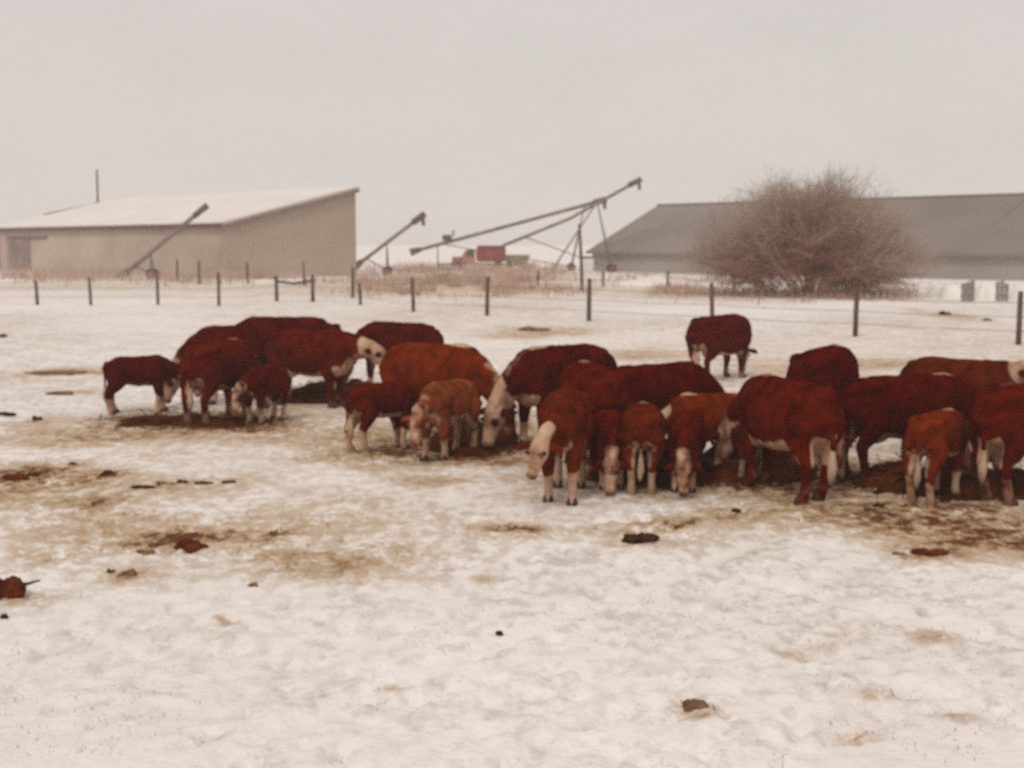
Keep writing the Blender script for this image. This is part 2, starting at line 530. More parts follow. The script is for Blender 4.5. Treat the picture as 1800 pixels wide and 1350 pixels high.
me.update(calc_edges=True)
me.polygons.foreach_set('use_smooth', np.ones(len(quads), bool))
a = me.attributes.new('dirt', 'FLOAT', 'POINT'); a.data.foreach_set('value', stain_field(GX, GY).ravel())
thin = np.clip(0.75 + 1.1 * fbm(GX * 0.12 + 3, GY * 0.12, 3), 0.15, 1.2) * np.clip(0.25 + (GY - 6.5) / 7, 0.25, 1) * np.clip(1.35 - GY / 90, 0.15, 1)
thin = np.clip(thin + 0.5 * PIT + RUT_SHADE * 0.8, 0, 1.6)  # hoof prints greyer; rut shading painted into the colour: paler beds, grey rims
a = me.attributes.new('thin', 'FLOAT', 'POINT'); a.data.foreach_set('value', thin.ravel())
ground = obj('snow_ground', me, M['ground'])
tag(ground, 'flat trampled snow covering the whole farmyard, stained brown by straw', None, kind='structure')


def hz(x, y):
    i = min(max(int(np.searchsorted(xs, x)) - 1, 0), nx - 2)
    j = min(max(int(np.searchsorted(ys, y)) - 1, 0), ny - 2)
    u, v = (x - xs[i]) / (xs[i + 1] - xs[i]), (y - ys[j]) / (ys[j + 1] - ys[j])
    return float((GZ[j, i] * (1 - u) + GZ[j, i + 1] * u) * (1 - v) + (GZ[j + 1, i] * (1 - u) + GZ[j + 1, i + 1] * u) * v)


def on_ground(px, py, dz=0.0):
    p = G(px, py)
    p.z = hz(p.x, p.y) + dz
    return p


# ------------------------------------------------------------------ the left shed: mono-pitch, tall at the back, snow on its roof
A = Vector((-50.5, 135.0, 0)); B = Vector((-21.5, 103.0, 0))
along = (B - A); L_LEN = along.length; along.normalize()
back = Vector((-along.y, along.x, 0)); L_DEP = 11.86
E_H, T_H = 4.0, 6.85
shed = empty('open_front_shed', A, math.atan2(along.y, along.x))       # local x runs along the front, y towards the back
tag(shed, 'long tan metal shed with a snow covered roof rising to its tall back', 'shed')
Zv = Vector((0, 0, 1))


def ribbed(bm, p0, p1, top0, top1, pitch=0.45, depth=0.035, base=-0.3):
    """Ribbed sheet from p0 to p1 whose top runs from top0 to top1."""
    p0, p1 = Vector(p0), Vector(p1)
    d = p1 - p0
    L = d.length
    d.normalize()
    nrm = Vector((d.y, -d.x, 0))
    n = int(L / pitch)
    prof = []
    for i in range(n):
        s = i * L / n
        w = L / n
        prof += [(s, 0), (s + 0.7 * w, 0), (s + 0.8 * w, depth), (s + 0.92 * w, depth)]
    prof.append((L, 0))
    lo = [bm.verts.new(p0 + d * s + nrm * o + Zv * base) for s, o in prof]
    hi = [bm.verts.new(p0 + d * s + nrm * o + Zv * (top0 + (top1 - top0) * s / L)) for s, o in prof]
    for i in range(len(prof) - 1):
        bm.faces.new((lo[i], lo[i + 1], hi[i + 1], hi[i]))


bm = bmesh.new(); ribbed(bm, (0, 0, 0), (L_LEN, 0, 0), E_H, E_H)
obj('front_wall', bm, M['tan'], shed)
bm = bmesh.new(); ribbed(bm, (L_LEN, 0, 0), (L_LEN, L_DEP, 0), E_H, T_H)
obj('end_wall', bm, M['tan2'], shed)
bm = bmesh.new(); ribbed(bm, (L_LEN, L_DEP, 0), (0, L_DEP, 0), T_H, T_H)
obj('back_wall', bm, M['tan'], shed)
bm = bmesh.new(); ribbed(bm, (0, L_DEP, 0), (0, 0, 0), T_H, E_H)
obj('end_wall', bm, M['tan2'], shed)


def roof_slab(bm, x0, x1, y0, y1, z0, z1, th):
    poly = [Vector((x0, y0, z0)), Vector((x0, y1, z1)), Vector((x0, y1, z1 + th)), Vector((x0, y0, z0 + th))]
    prism(bm, poly, Vector((x1 - x0, 0, 0)))


sl = (T_H - E_H) / L_DEP
bm = bmesh.new(); roof_slab(bm, -0.3, L_LEN + 0.3, -0.4, L_DEP + 0.3, E_H - 0.4 * sl + 0.02, T_H + 0.3 * sl + 0.02, 0.12)
rf = obj('roof', bm, M['tan'], shed)
bm = bmesh.new(); roof_slab(bm, -0.28, L_LEN + 0.27, -0.36, L_DEP + 0.28, E_H - 0.36 * sl + 0.145, T_H + 0.28 * sl + 0.145, 0.2)
bmesh.ops.bevel(bm, geom=list(bm.edges), offset=0.06, segments=2, affect='EDGES')
obj('snow_cover', bm, M['roof_snow'], rf)
bm = bmesh.new(); box(bm, (-0.3, -0.43, E_H - 0.25), (L_LEN + 0.3, -0.403, E_H + 0.06))
obj('eave_trim', bm, M['trim'], shed)
bm = bmesh.new()
prism(bm, [Vector((L_LEN + 0.303, -0.4, E_H - 0.30)), Vector((L_LEN + 0.303, L_DEP + 0.3, T_H - 0.14)), Vector((L_LEN + 0.303, L_DEP + 0.3, T_H + 0.1)), Vector((L_LEN + 0.303, -0.4, E_H - 0.06))], Vector((0.03, 0, 0)))
obj('rake_trim', bm, M['door'], shed)
bm = bmesh.new(); box(bm, (-0.12, -0.12, -0.3), (0.35, -0.045, E_H - 0.27))
obj('corner_trim', bm, M['trim'], shed)
bm = bmesh.new(); box(bm, (0.352, -0.07, -0.3), (2.3, -0.04, E_H - 0.27))
obj('faded_panel', bm, M['pink'], shed)['label'] = 'faded pinkish wall sheet at the left end of the shed'
dr = empty('sliding_door', (0, 0, 0)); dr.parent = shed
bm = bmesh.new(); box(bm, (2.8, -0.12, -0.2), (7.6, -0.05, 3.05), bevel=0.01)
obj('door_leaf', bm, M['door'], dr)
bm = bmesh.new(); box(bm, (2.5, -0.16, 3.07), (11.5, -0.06, 3.2))
obj('door_track', bm, M['trim'], dr)
bm = bmesh.new(); box(bm, (L_LEN - 0.14, L_DEP - 0.02, -0.3), (L_LEN + 0.075, L_DEP + 0.07, T_H - 0.05))
obj('corner_trim', bm, M['tan2'], shed)

# pipe on the roof
mast = empty('vent_mast', shed.matrix_world @ Vector((0, 0, 0)))
bpy.context.view_layer.update()
rp0 = shed.matrix_world @ Vector((0.6, L_DEP * 0.86, E_H + sl * L_DEP * 0.86 + 0.1))
mast.location = rp0
tag(mast, 'thin dark vent pipe standing on the snowy shed roof', 'vent pipe')
bm = bmesh.new(); tube(bm, [(0, 0, -0.05), (0, 0, 3.6)], [0.11, 0.10], n=10); obj('pipe', bm, M['auger_dark'], mast, True)
bm = bmesh.new(); box(bm, (-0.3, -0.3, -0.1), (0.3, 0.3, 0.28), bevel=0.04); obj('flashing', bm, M['auger'], mast)
bm = bmesh.new()
br1 = mast.matrix_world.inverted()
e1 = shed.matrix_world @ Vector((0.35, L_DEP * 0.38, E_H + sl * L_DEP * 0.38 + 0.42)) - rp0
tube(bm, [(0, 0, 0.2), e1], 0.06, n=6); obj('brace', bm, M['auger_dark'], mast, True)

# ------------------------------------------------------------------ the right barn: long, low, brown roof
C0 = Vector((7.5, 128.0, 0)); dirr = Vector((0.649, -0.762, 0)).normalized()
barn = empty('long_low_barn', C0, math.atan2(dirr.y, dirr.x))
tag(barn, 'long low barn with a broad brown roof behind the bare bush', 'barn')
BL, HS, BE, BR = 62.0, 9.2, 2.0, 6.25
bm = bmesh.new(); ribbed(bm, (0, 0, 0), (BL, 0, 0), BE, BE, 0.6); obj('front_wall', bm, M['grey_wall'], barn)
bm = bmesh.new(); ribbed(bm, (BL, 2 * HS, 0), (0, 2 * HS, 0), BE, BE, 0.6); obj('back_wall', bm, M['grey_wall'], barn)
for x in (0.0, BL):
    bm = bmesh.new()
    prism(bm, [Vector((x, 0, -0.3)), Vector((x, 2 * HS, -0.3)), Vector((x, 2 * HS, BE)), Vector((x, HS, BR if x == 0 else BR - 0.07)), Vector((x, 0, BE))], Vector((0.05 if x == 0 else -0.05, 0, 0)))
    obj('gable_wall', bm, M['grey_wall'], barn)


def roof_sheet(bm, y0, z0, y1, z1, x0, x1, th=0.09, pitch=0.9, rib=0.035):
    n = int((x1 - x0) / pitch)
    top0, top1, low0, low1 = [], [], [], []
    for i in range(n):
        xa = x0 + (x1 - x0) * i / n
        w = (x1 - x0) / n
        for f, h in ((0, 0), (0.86, 0), (0.9, rib), (0.96, rib)):
            top0.append(bm.verts.new((xa + f * w, y0, z0 + th + h))); top1.append(bm.verts.new((xa + f * w, y1, z1 + th + h)))
    top0.append(bm.verts.new((x1, y0, z0 + th))); top1.append(bm.verts.new((x1, y1, z1 + th)))
    for i in range(len(top0) - 1):
        bm.faces.new((top0[i], top0[i + 1], top1[i + 1], top1[i]))
    a, b, c, d = (bm.verts.new((x0, y0, z0)), bm.verts.new((x1, y0, z0)), bm.verts.new((x1, y1, z1)), bm.verts.new((x0, y1, z1)))
    bm.faces.new((a, d, c, b))
    bm.faces.new([a, b] + top0[::-1])
    bm.faces.new((a, top0[0], top1[0], d))
    bm.faces.new((b, c, top1[-1], top0[-1]))


bsl = (BR - BE) / HS
B1, DROP = 38.5, 0.07                                # the far end of the roof steps down to a slightly lower addition
for x0, x1, rz in ((-0.3, B1, BR), (B1 + 0.003, BL + 0.3, BR - DROP)):
    q = (rz - BE) / HS
    bm = bmesh.new(); roof_sheet(bm, -0.5, BE - 0.5 * q + 0.03, HS - 0.02, rz + 0.03, x0, x1); obj('roof', bm, M['roof_brown'], barn)
    bm = bmesh.new(); roof_sheet(bm, HS + 0.02, rz + 0.03, 2 * HS + 0.5, BE - 0.5 * q + 0.03, x0, x1); obj('roof', bm, M['roof_brown'], barn)
    bm = bmesh.new(); tube(bm, [(x0, HS, rz + 0.1), (x1, HS, rz + 0.1)], 0.3, 0.09, n=10, side=(0, 1, 0)); obj('ridge_cap', bm, M['roof_brown'], barn, True)
bm = bmesh.new(); prism(bm, [Vector((B1 - 0.1, 0.3, BE)), Vector((B1 - 0.1, 2 * HS - 0.3, BE)), Vector((B1 - 0.1, HS, BR - 0.02))], Vector((0.08, 0, 0))); obj('gable_wall', bm, M['grey_wall'], barn)
bm = bmesh.new(); box(bm, (-0.3, -0.56, BE - 0.5 * bsl - 0.1), (BL + 0.3, -0.503, BE - 0.5 * bsl + 0.1)); obj('gutter', bm, M['roof_brown'], barn)


# ------------------------------------------------------------------ grain augers
def limb(bm, p, q, r, n=6):
    tube(bm, [p, q], r, n=n)


def wheel_on(root, c, axis, r=0.35):
    w = empty('wheel', c); w.parent = root
    axis = Vector(axis).normalized()
    bm = bmesh.new()
    prof = [(-0.10, 0.62 * r), (-0.10, 0.92 * r), (-0.06, r), (0.06, r), (0.10, 0.92 * r), (0.10, 0.62 * r)]
    s = axis.cross(Vector((0, 0, 1))).normalized(); u = axis.cross(s)
    rings = [[bm.verts.new(axis * a + s * (math.cos(t) * q) + u * (math.sin(t) * q)) for a, q in prof] for t in [2 * math.pi * k / 18 for k in range(18)]]
    for k in range(18):
        A_, B_ = rings[k], rings[(k + 1) % 18]
        for j in range(6):
            bm.faces.new((A_[j], A_[(j + 1) % 6], B_[(j + 1) % 6], B_[j]))
    obj('tyre', bm, M['tyre'], w, True)
    bm = bmesh.new(); tube(bm, [axis * -0.07, axis * 0.07], 0.6 * r, n=14); obj('rim', bm, M['red'], w)


def auger(lo, hi, r, label, legs=(), mid=None, engine=None, hopper=True, cable=False, spout_len=0.9, head=1.75):
    lo, hi = Vector(lo), Vector(hi)
    root = empty('grain_auger', (lo.x, lo.y, 0))
    O = Vector((lo.x, lo.y, 0))
    tag(root, label, 'auger', 'grain augers leaning in the yard')
    a, b = lo - O, hi - O
    d = (b - a).normalized()
    pts = [a, a + (b - a) * 0.5 + (mid or Vector((0, 0, 0))), b]
    bm = bmesh.new(); tube(bm, [pts[0] + (pts[1] - pts[0]) * t for t in (0, 0.5)] + [pts[1]] + [pts[1] + (pts[2] - pts[1]) * t for t in (0.5, 1)], r, n=12)
    obj('tube', bm, M['auger'], root, True)
    bm = bmesh.new(); tube(bm, [b - d * 0.9, b + d * 0.35], r * head, n=12); obj('head', bm, M['auger_dark'], root, True)
    bm = bmesh.new(); tube(bm, [b + d * 0.1, b + d * 0.2 - Zv * spout_len], [r * 1.25, r * 0.9], n=10); obj('spout', bm, M['auger_dark'], root, True)
    if hopper:
        bm = bmesh.new(); tube(bm, [a - d * 0.5, a + d * 0.5], [r * 2.2, r * 1.5], n=8); obj('intake', bm, M['auger_dark'], root)
    if engine is not None:
        c = a + (b - a) * engine + Zv * 0.42
        bm = bmesh.new(); box(bm, c - Vector((0.45, 0.3, 0.25)), c + Vector((0.45, 0.3, 0.3)), bevel=0.05)
        tube(bm, [c + Vector((0.6, 0, 0.2)), c + Vector((0.6, 0, 0.75))], 0.09, n=8)
        obj('engine', bm, M['auger_dark'], root)
    cr = d.cross(Zv).normalized()
    for t, foot_x, spread, wheels in legs:
        p = a + (b - a) * t - Zv * r
        for s in (-1, 1):
            q = Vector((p.x + foot_x, p.y, 0)) + cr * (spread * s) + Zv * (0.36 if wheels else -0.05)
            bm = bmesh.new(); limb(bm, p, q, 0.06); obj('leg', bm, M['auger'], root, True)
            if wheels: wheel_on(root, q, cr, 0.38)
        if wheels:
            q0 = Vector((p.x + foot_x, p.y, 0.36))
            bm = bmesh.new(); limb(bm, q0 - cr * spread, q0 + cr * spread, 0.05); obj('axle', bm, M['auger_dark'], root, True)
            bm = bmesh.new(); limb(bm, q0, a + (b - a) * 0.16 - Zv * r, 0.06); obj('drawbar', bm, M['auger'], root, True)
    if cable:
        bm = bmesh.new()
        top = a + (b - a) * 0.55 + Zv * 1.0
        for e in (a + (b - a) * 0.12, a + (b - a) * 0.97):
            limb(bm, top, e + Zv * r, 0.02, 5)
        limb(bm, top, a + (b - a) * 0.55, 0.04)
        obj('truss_cable', bm, M['auger_dark'], root)
    return root


auger(S(217, 484, 101), S(358, 366, 101), 0.17, 'dark auger leaning against the front of the tan shed', legs=((0.34, 0.1, 0.5, True),), spout_len=0.3, head=1.3)
auger(S(628, 466, 112), S(741, 380, 112), 0.15, 'short auger with a support leg beside the tall end of the shed', legs=((0.46, 0.05, 0.9, True),))
auger(S(730, 441, 132), S(1060, 352, 132), 0.17, 'long low auger carrying an engine above the red truck', legs=((0.90, -1.2, 1.3, True), (0.12, 0.0, 0.5, False)), engine=0.17, cable=False)
auger(S(884, 432, 124), S(1121, 318, 124), 0.14, 'steepest and highest reaching auger, spout far above the barn eave', legs=((0.70, 1.3, 1.2, True), (0.70, -4.2, 0.9, False)), mid=Vector((0, 0, -0.45)), hopper=False)

# ------------------------------------------------------------------ the red truck
tp = Vector((-1.95, 133, 0)); tp.x = (862 - 900) / F_PX * 133
truck = empty('farm_truck', tp)
tag(truck, 'old red farm truck with a high red box parked under the augers', 'truck')
bm = bmesh.new(); box(bm, (-1.35, -1.1, 0.85), (1.5, 1.1, 2.35), bevel=0.22)
for k in range(5): box(bm, (-1.25 + k * 0.64, -1.16, 0.87), (-1.13 + k * 0.64, -1.095, 2.38))
box(bm, (-1.25, -1.14, 2.2), (1.4, 1.14, 2.42), bevel=0.08)
obj('cargo_box', bm, M['red'], truck)
bm = bmesh.new()
prism(bm, [Vector((-2.75, -0.9, 0.75)), Vector((-1.5, -0.9, 0.75)), Vector((-1.5, -0.9, 2.05)), Vector((-2.35, -0.9, 2.0)), Vector((-2.75, -0.9, 1.4))], Vector((0, 1.8, 0)))
obj('cab', bm, M['pinkred'], truck)
bm = bmesh.new(); box(bm, (-3.7, -0.75, 0.72), (-2.78, 0.75, 1.35), bevel=0.12); obj('hood', bm, M['pinkred'], truck)
bm = bmesh.new(); box(bm, (-2.25, -0.925, 1.42), (-1.65, -0.905, 1.9), bevel=0.004); obj('window', bm, M['glass'], truck)
bm = bmesh.new(); box(bm, (-3.85, -0.85, 0.55), (-3.72, 0.85, 0.78), bevel=0.03); obj('bumper', bm, M['auger_dark'], truck)
bm = bmesh.new(); box(bm, (-3.6, -0.45, 0.55), (1.5, 0.45, 0.71)); obj('chassis', bm, M['auger_dark'], truck)
for x in (-3.15, 0.75):
    for y in (-0.9, 0.9):
        wheel_on(truck, Vector((x, y, 0.45)), (0, 1, 0), 0.45)

# a tan machine right behind the truck and a dark implement left of it
t2 = empty('seed_wagon', Vector(((908 - 900) / F_PX * 136, 136, 0)))
tag(t2, 'tan box wagon standing right of the red truck', 'wagon')
bm = bmesh.new()
prism(bm, [Vector((-1.0, -0.8, 0.6)), Vector((1.0, -0.8, 0.6)), Vector((1.35, -0.8, 1.5)), Vector((-1.35, -0.8, 1.5))], Vector((0, 1.6, 0))); obj('box', bm, M['olive'], t2)
bm = bmesh.new(); box(bm, (-1.0, -0.3, 0.4), (1.9, 0.3, 0.58)); obj('frame', bm, M['auger_dark'], t2)
for x in (-0.7, 0.7): wheel_on(t2, Vector((x, -0.85, 0.36)), (0, 1, 0), 0.36)
t3 = empty('disc_harrow', Vector(((795 - 900) / F_PX * 130, 130, 0)))
tag(t3, 'low dark disc harrow in the weeds left of the truck', 'harrow')
bm = bmesh.new(); box(bm, (-1.3, -0.8, 0.6), (1.3, -0.68, 0.72)); box(bm, (-1.3, 0.5, 0.6), (1.3, 0.62, 0.72)); box(bm, (-1.2, -0.68, 0.61), (-1.08, 0.5, 0.71)); box(bm, (1.08, -0.68, 0.61), (1.2, 0.5, 0.71))
limb(bm, (0, 0, 0.66), (2.2, 0, 0.9), 0.06)
obj('frame', bm, M['auger_dark'], t3)
for k in range(7):
    bm = bmesh.new(); x = -1.2 + 0.4 * k
    tube(bm, [(x - 0.02, -0.74, 0.3), (x + 0.05, -0.74, 0.3)], [0.3, 0.2], n=14); obj('disc', bm, M['auger_dark'], t3)

# pole with the white box
pp = on_ground(1023, 512, -0.05)
pole = empty('yard_pole', pp)
tag(pole, 'tall thin wooden pole carrying a small white box at the barn corner', 'pole')
k = pp.y / F_PX
bm = bmesh.new(); tube(bm, [(0, 0, -0.2), (-0.03, 0, 1.4), (-0.16, 0, 3.65)], [0.10, 0.095, 0.075], n=10); obj('post', bm, M['post'], pole, True)
bm = bmesh.new(); box(bm, (0.12, -0.16, 1.12), (0.62, 0.12, 1.78), bevel=0.03); obj('meter_box', bm, M['white'], pole)
bm = bmesh.new(); box(bm, (-0.1, -0.05, 1.80), (0.58, 0.03, 1.92)); obj('bracket', bm, M['auger_dark'], pole)

# ------------------------------------------------------------------ fences
def fence(posts, label, wires=(0.35, 0.7, 1.05), group=None, rail=None, jit=0.06):
    """posts: list of (px, top_y, base_y)."""
    p0 = on_ground(posts[0][0], posts[0][2])
    root = empty('wire_fence', p0)
    tag(root, label, 'fence', group)
    tops = []
    for px, ty, by in posts:
        b = on_ground(px, by)
        h = max(0.9, (by - ty) * b.y / F_PX)
        lean = Vector((random.uniform(-jit, jit), random.uniform(-jit, jit), 0))
        r = random.uniform(0.062, 0.085)
        bm = bmesh.new()
        tube(bm, [b - p0 - Zv * 0.2, b - p0 + Zv * h * 0.5 + lean * 0.4, b - p0 + lean + Zv * (h - 0.03), b - p0 + lean + Zv * h], [r * 1.05, r, r * 0.95, r * 0.7], n=9)
        obj('post', bm, M['post'], root, True)
        tops.append((b - p0, h, lean))
    for f in wires:
        for (a, ha, la), (b, hb, lb) in zip(tops, tops[1:]):
            p, q = a + la * f + Zv * min(f, ha - 0.05), b + lb * f + Zv * min(f, hb - 0.05)
            m = (p + q) / 2 - Zv * 0.03
            bm = bmesh.new(); tube(bm, [p, m, q], 0.007, n=5); obj('wire', bm, M['wire'], root, True)
    if rail:
        (a, ha, la), (b, hb, lb) = tops[rail[0]], tops[rail[1]]
        bm = bmesh.new(); tube(bm, [a + Zv * ha * 0.78 + la, (a + b) / 2 + Zv * ha * 0.70, b + Zv * hb * 0.80 + lb], 0.06, n=8); obj('brace_rail', bm, M['post'], root, True)
    return root


fence([(-60, 494, 534), (66, 493, 536), (160, 488, 537), (278, 479, 536), (385, 479, 538), (487, 485, 530), (550, 484, 531), (634, 500, 536), (727, 487, 548), (856, 486, 555), (1035, 490, 565), (1252, 498, 577), (1503, 506, 592), (1790, 511, 606), (2130, 518, 625)],
      'near wire fence of weathered posts running behind the cattle across the field', rail=(5, 6))
fence([(312, 456, 494), (350, 458, 500), (436, 461, 499), (535, 460, 503), (620, 470, 524)], 'short far fence of thin posts in front of the tan shed', wires=(0.5, 1.0))
fence([(945, 478, 503), (1060, 476, 504), (1173, 477, 505), (1290, 482, 508)], 'far fence of short posts before the left end of the barn', wires=(0.4, 0.8))

# grey plank panels in the snow at the right
for i, (px, w, lab) in enumerate(((1701, 20, 'left of two grey plank panels standing in snow before the barn'), (1761, 18, 'right of two grey plank panels standing in snow before the barn'))):
    b = on_ground(px, 530); k = b.y / F_PX
    pn = empty('plank_panel', b, R(8 * (1 - 2 * i)))
    tag(pn, lab, 'panel', 'plank panels in the snow')
    n = 3
    for j in range(n):
        x0 = (-w / 2 + w * j / n) * k * 1.25
        bm = bmesh.new(); box(bm, (x0 + 0.015, -0.03, -0.1), (x0 + w / n * k * 1.25 - 0.015, 0.03, 0.8 + 0.07 * ((j * 7 + i) % 3)), bevel=0.008); obj('plank', bm, M['plank'], pn)
    for z in (0.2, 0.6):
        bm = bmesh.new(); box(bm, (-w / 2 * k * 1.25, 0.032, z), (w / 2 * k * 1.25, 0.075, z + 0.09)); obj('batten', bm, M['plank'], pn)


def drift(px, py, wx, wy, h):
    c = on_ground(px, py)
    n, mr = 40, 10
    verts, faces = [], []
    for i in range(mr + 1):
        f = i / mr
        for j in range(n):
            a = 2 * math.pi * j / n
            rr = f * (1 + 0.18 * math.sin(3 * a + px) + 0.1 * math.sin(5 * a))
            x, y = math.cos(a) * rr * wx, math.sin(a) * rr * wy
            z = h * (1 - f ** 4) * (1 + 0.5 * float(vnoise(np.array(x * 1.3 + px), np.array(y * 1.3)))) - 0.06 * f
            verts.append((x, y, z))
    for i in range(mr):
        for j in range(n):
            a, b = i * n + j, i * n + (j + 1) % n
            faces.append((a, b, b + n, a + n))
    o = obj('snow_drift', raw_mesh('snow_drift', verts, faces, M['snow']), None, None, True, c)
    return o


for i, (px, py, wx, wy, h, lab) in enumerate((
        (1665, 524, 0.85, 1.2, 0.62, 'rounded snow bank left of the two plank panels'),
        (1731, 527, 0.62, 1.0, 0.66, 'rounded snow bank between the two plank panels'),
        (1800, 527, 0.75, 1.2, 0.6, 'snow bank at the frame edge right of both plank panels'),
        (1160, 500, 2.6, 3.0, 0.35, 'low snow drift by the barn left of the bush'))):
    tag(drift(px, py, wx, wy, h), lab, None, kind='structure')


# ------------------------------------------------------------------ the bare bush and the tree at the frame edge
def branch_mesh(name, segs, mat):
    """segs: list of (p, q, r0, r1, frost0, frost1); three-sided twigs in one mesh."""
    P = np.array([s[0] for s in segs]); Q = np.array([s[1] for s in segs])
    r0 = np.array([s[2] for s in segs])[:, None]; r1 = np.array([s[3] for s in segs])[:, None]
    d = Q - P
    d /= np.linalg.norm(d, axis=1, keepdims=True) + 1e-9
    ref = np.where(np.abs(d[:, 2:3]) < 0.9, np.array([[0, 0, 1.0]]), np.array([[1.0, 0, 0]]))
    s = np.cross(d, ref); s /= np.linalg.norm(s, axis=1, keepdims=True)
    u = np.cross(d, s)
    vs = []
    for k in range(3):
        a = 2 * math.pi * k / 3
        vs.append(P + (s * math.cos(a) + u * math.sin(a)) * r0)
    for k in range(3):
        a = 2 * math.pi * k / 3
        vs.append(Q + (s * math.cos(a) + u * math.sin(a)) * r1)
    V = np.stack(vs, 1).reshape(-1, 3)
    n = len(segs)
    b = (np.arange(n) * 6)[:, None]
    F = np.concatenate([np.concatenate([b + k, b + (k + 1) % 3, b + 3 + (k + 1) % 3, b + 3 + k], 1) for k in range(3)], 0)
    me = bpy.data.meshes.new(name)
    me.vertices.add(len(V)); me.vertices.foreach_set('co', V.ravel())
    me.loops.add(F.size); me.loops.foreach_set('vertex_index', F.ravel().astype(np.int32))
    me.polygons.add(len(F)); me.polygons.foreach_set('loop_start', np.arange(0, F.size, 4))
    me.update(calc_edges=True)
    fr = np.stack([np.repeat(np.array([s_[4] for s_ in segs])[:, None], 3, 1), np.repeat(np.array([s_[5] for s_ in segs])[:, None], 3, 1)], 1).reshape(-1)
    at = me.attributes.new('frost', 'FLOAT', 'POINT'); at.data.foreach_set('value', fr.astype(np.float32))
    me.materials.append(mat)
    return me


def grow(p, d, L, r, lvl, maxl, out, frost, spread, kids, bound=None):
    """Curving branch of 4 pieces with side shoots."""
    q, pieces = Vector(p), 4
    for i in range(pieces):
        d = (d + Vector((random.gauss(0, .12), random.gauss(0, .12), random.gauss(0.02, .10)))).normalized()
        n = q + d * (L / pieces)
        if bound is not None and bound(n) > 1.0: return
        ra, rb = r * (1 - i / pieces * 0.7), r * (1 - (i + 1) / pieces * 0.7)
        out[min(lvl, 2)].append((tuple(q), tuple(n), ra, rb, frost(q), frost(n)))
        if lvl < maxl and (i > 0 or lvl > 0):
            for _ in range(kids[lvl]):
                t = random.random()
                b = q.lerp(n, t)
                sd = (d + Vector((random.gauss(0, spread), random.gauss(0, spread), random.gauss(0.0, spread * 0.7)))).normalized()
                grow(b, sd, L * random.uniform(0.34, 0.62), max(rb * 0.5, 0.008), lvl + 1, maxl, out, frost, spread, kids, bound)
        q = n


def bush(px, py, label, name='bare_bush', W=6.1, H=6.25, nst=92, cat='bush', seed=3):
    random.seed(seed)
    c = on_ground(px, py)
    root = empty(name, c)
    tag(root, label, cat)
    out = {0: [], 1: [], 2: []}

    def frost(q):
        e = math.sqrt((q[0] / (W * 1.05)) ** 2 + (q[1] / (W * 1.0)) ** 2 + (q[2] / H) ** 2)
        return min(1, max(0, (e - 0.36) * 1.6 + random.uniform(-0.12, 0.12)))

    def bound(q):
        lump = 1.0 + 0.34 * float(fbm(np.array(math.atan2(q.y, q.x) * 1.6 + 3), np.array(q.z * 0.5 + seed), 2))
        wx_ = W * (1.08 + (0.35 * max(0.0, 1 - q.z / (0.5 * H)) if q.x > 0 else 0.0))
        return math.sqrt((q.x / wx_) ** 2 + (q.y / W) ** 2 + (q.z / (H * 1.0)) ** 2) / lump + random.gauss(0, .13)
    for i in range(nst):
        a = random.uniform(0, 2 * math.pi)
        tilt = 1.36 * random.random() ** 0.7
        d = Vector((math.sin(tilt) * math.cos(a), math.sin(tilt) * math.sin(a), math.cos(tilt)))
        reach = 1.0 / math.sqrt((math.sin(tilt) / W) ** 2 + (math.cos(tilt) / H) ** 2)
        b = Vector((math.cos(a), math.sin(a), 0)) * random.uniform(0.1, 1.7) * math.sin(tilt) ** 0.5
        grow(b, d, reach * random.uniform(0.6, 1.05), random.uniform(0.025, 0.045), 0, 2, out, frost, 0.62, (6, 6), bound)
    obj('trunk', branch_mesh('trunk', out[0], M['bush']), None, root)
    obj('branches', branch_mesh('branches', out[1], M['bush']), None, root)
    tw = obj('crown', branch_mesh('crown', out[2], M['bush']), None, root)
    return root, out


bush(1425, 520, 'large bare reddish bush with frosty twigs standing before the barn')
random.seed(21)
bush(1850, 480, 'bare frosty tree mostly beyond the right frame edge above the barn', 'bare_tree', 3.0, 6.6, 12, 'tree', 5)
random.seed(31)


# ------------------------------------------------------------------ weeds: upright dry stems along the buildings (stuff)
def blades(name, spots, mat, label):
    """spots: (x, y, z, h, w, leanx, leany, yaw) -> thin tapered upright blades with a bend."""
    V, F = [], []
    for x, y, z, h, w, lx, ly, ya in spots:
        c, s = math.cos(ya) * w / 2, math.sin(ya) * w / 2
        k = len(V)
        V += [(x - c, y - s, z), (x + c, y + s, z), (x - c * .8 + lx * .4, y - s * .8 + ly * .4, z + h * .55), (x + c * .8 + lx * .4, y + s * .8 + ly * .4, z + h * .55), (x + lx, y + ly, z + h)]
        F += [(k, k + 1, k + 3, k + 2), (k + 2, k + 3, k + 4)]
    o = obj(name, raw_mesh(name, V, F, mat), None)
    tag(o, label, None, kind='stuff')
    return o


def weed_field(regions):
    sp = []
    for px0, px1, py0, py1, n, h in regions:
        done = 0
        while done < n:
            px = random.triangular(px0 - 20, px1 + 20, random.uniform(px0, px1))
            py = random.gauss((py0 + py1) / 2, (py1 - py0) * 0.32) + (px - (px0 + px1) / 2) * 0.004
            p = G(px, py)
            if float(fbm(np.array(p.x * 0.35), np.array(p.y * 0.16))) < -0.05: 
                done += 0.3
                continue
            hh = h * random.uniform(0.35, 1.2) * (1 + 0.8 * float(vnoise(np.array(p.x * 0.6), np.array(p.y * 0.3))))
            sp.append((p.x, p.y, hz(p.x, p.y) - 0.03, hh, random.uniform(0.02, 0.05), random.gauss(0, .2) * hh, random.gauss(0, .2) * hh, random.uniform(-.6, .6)))
            done += 1
    return sp


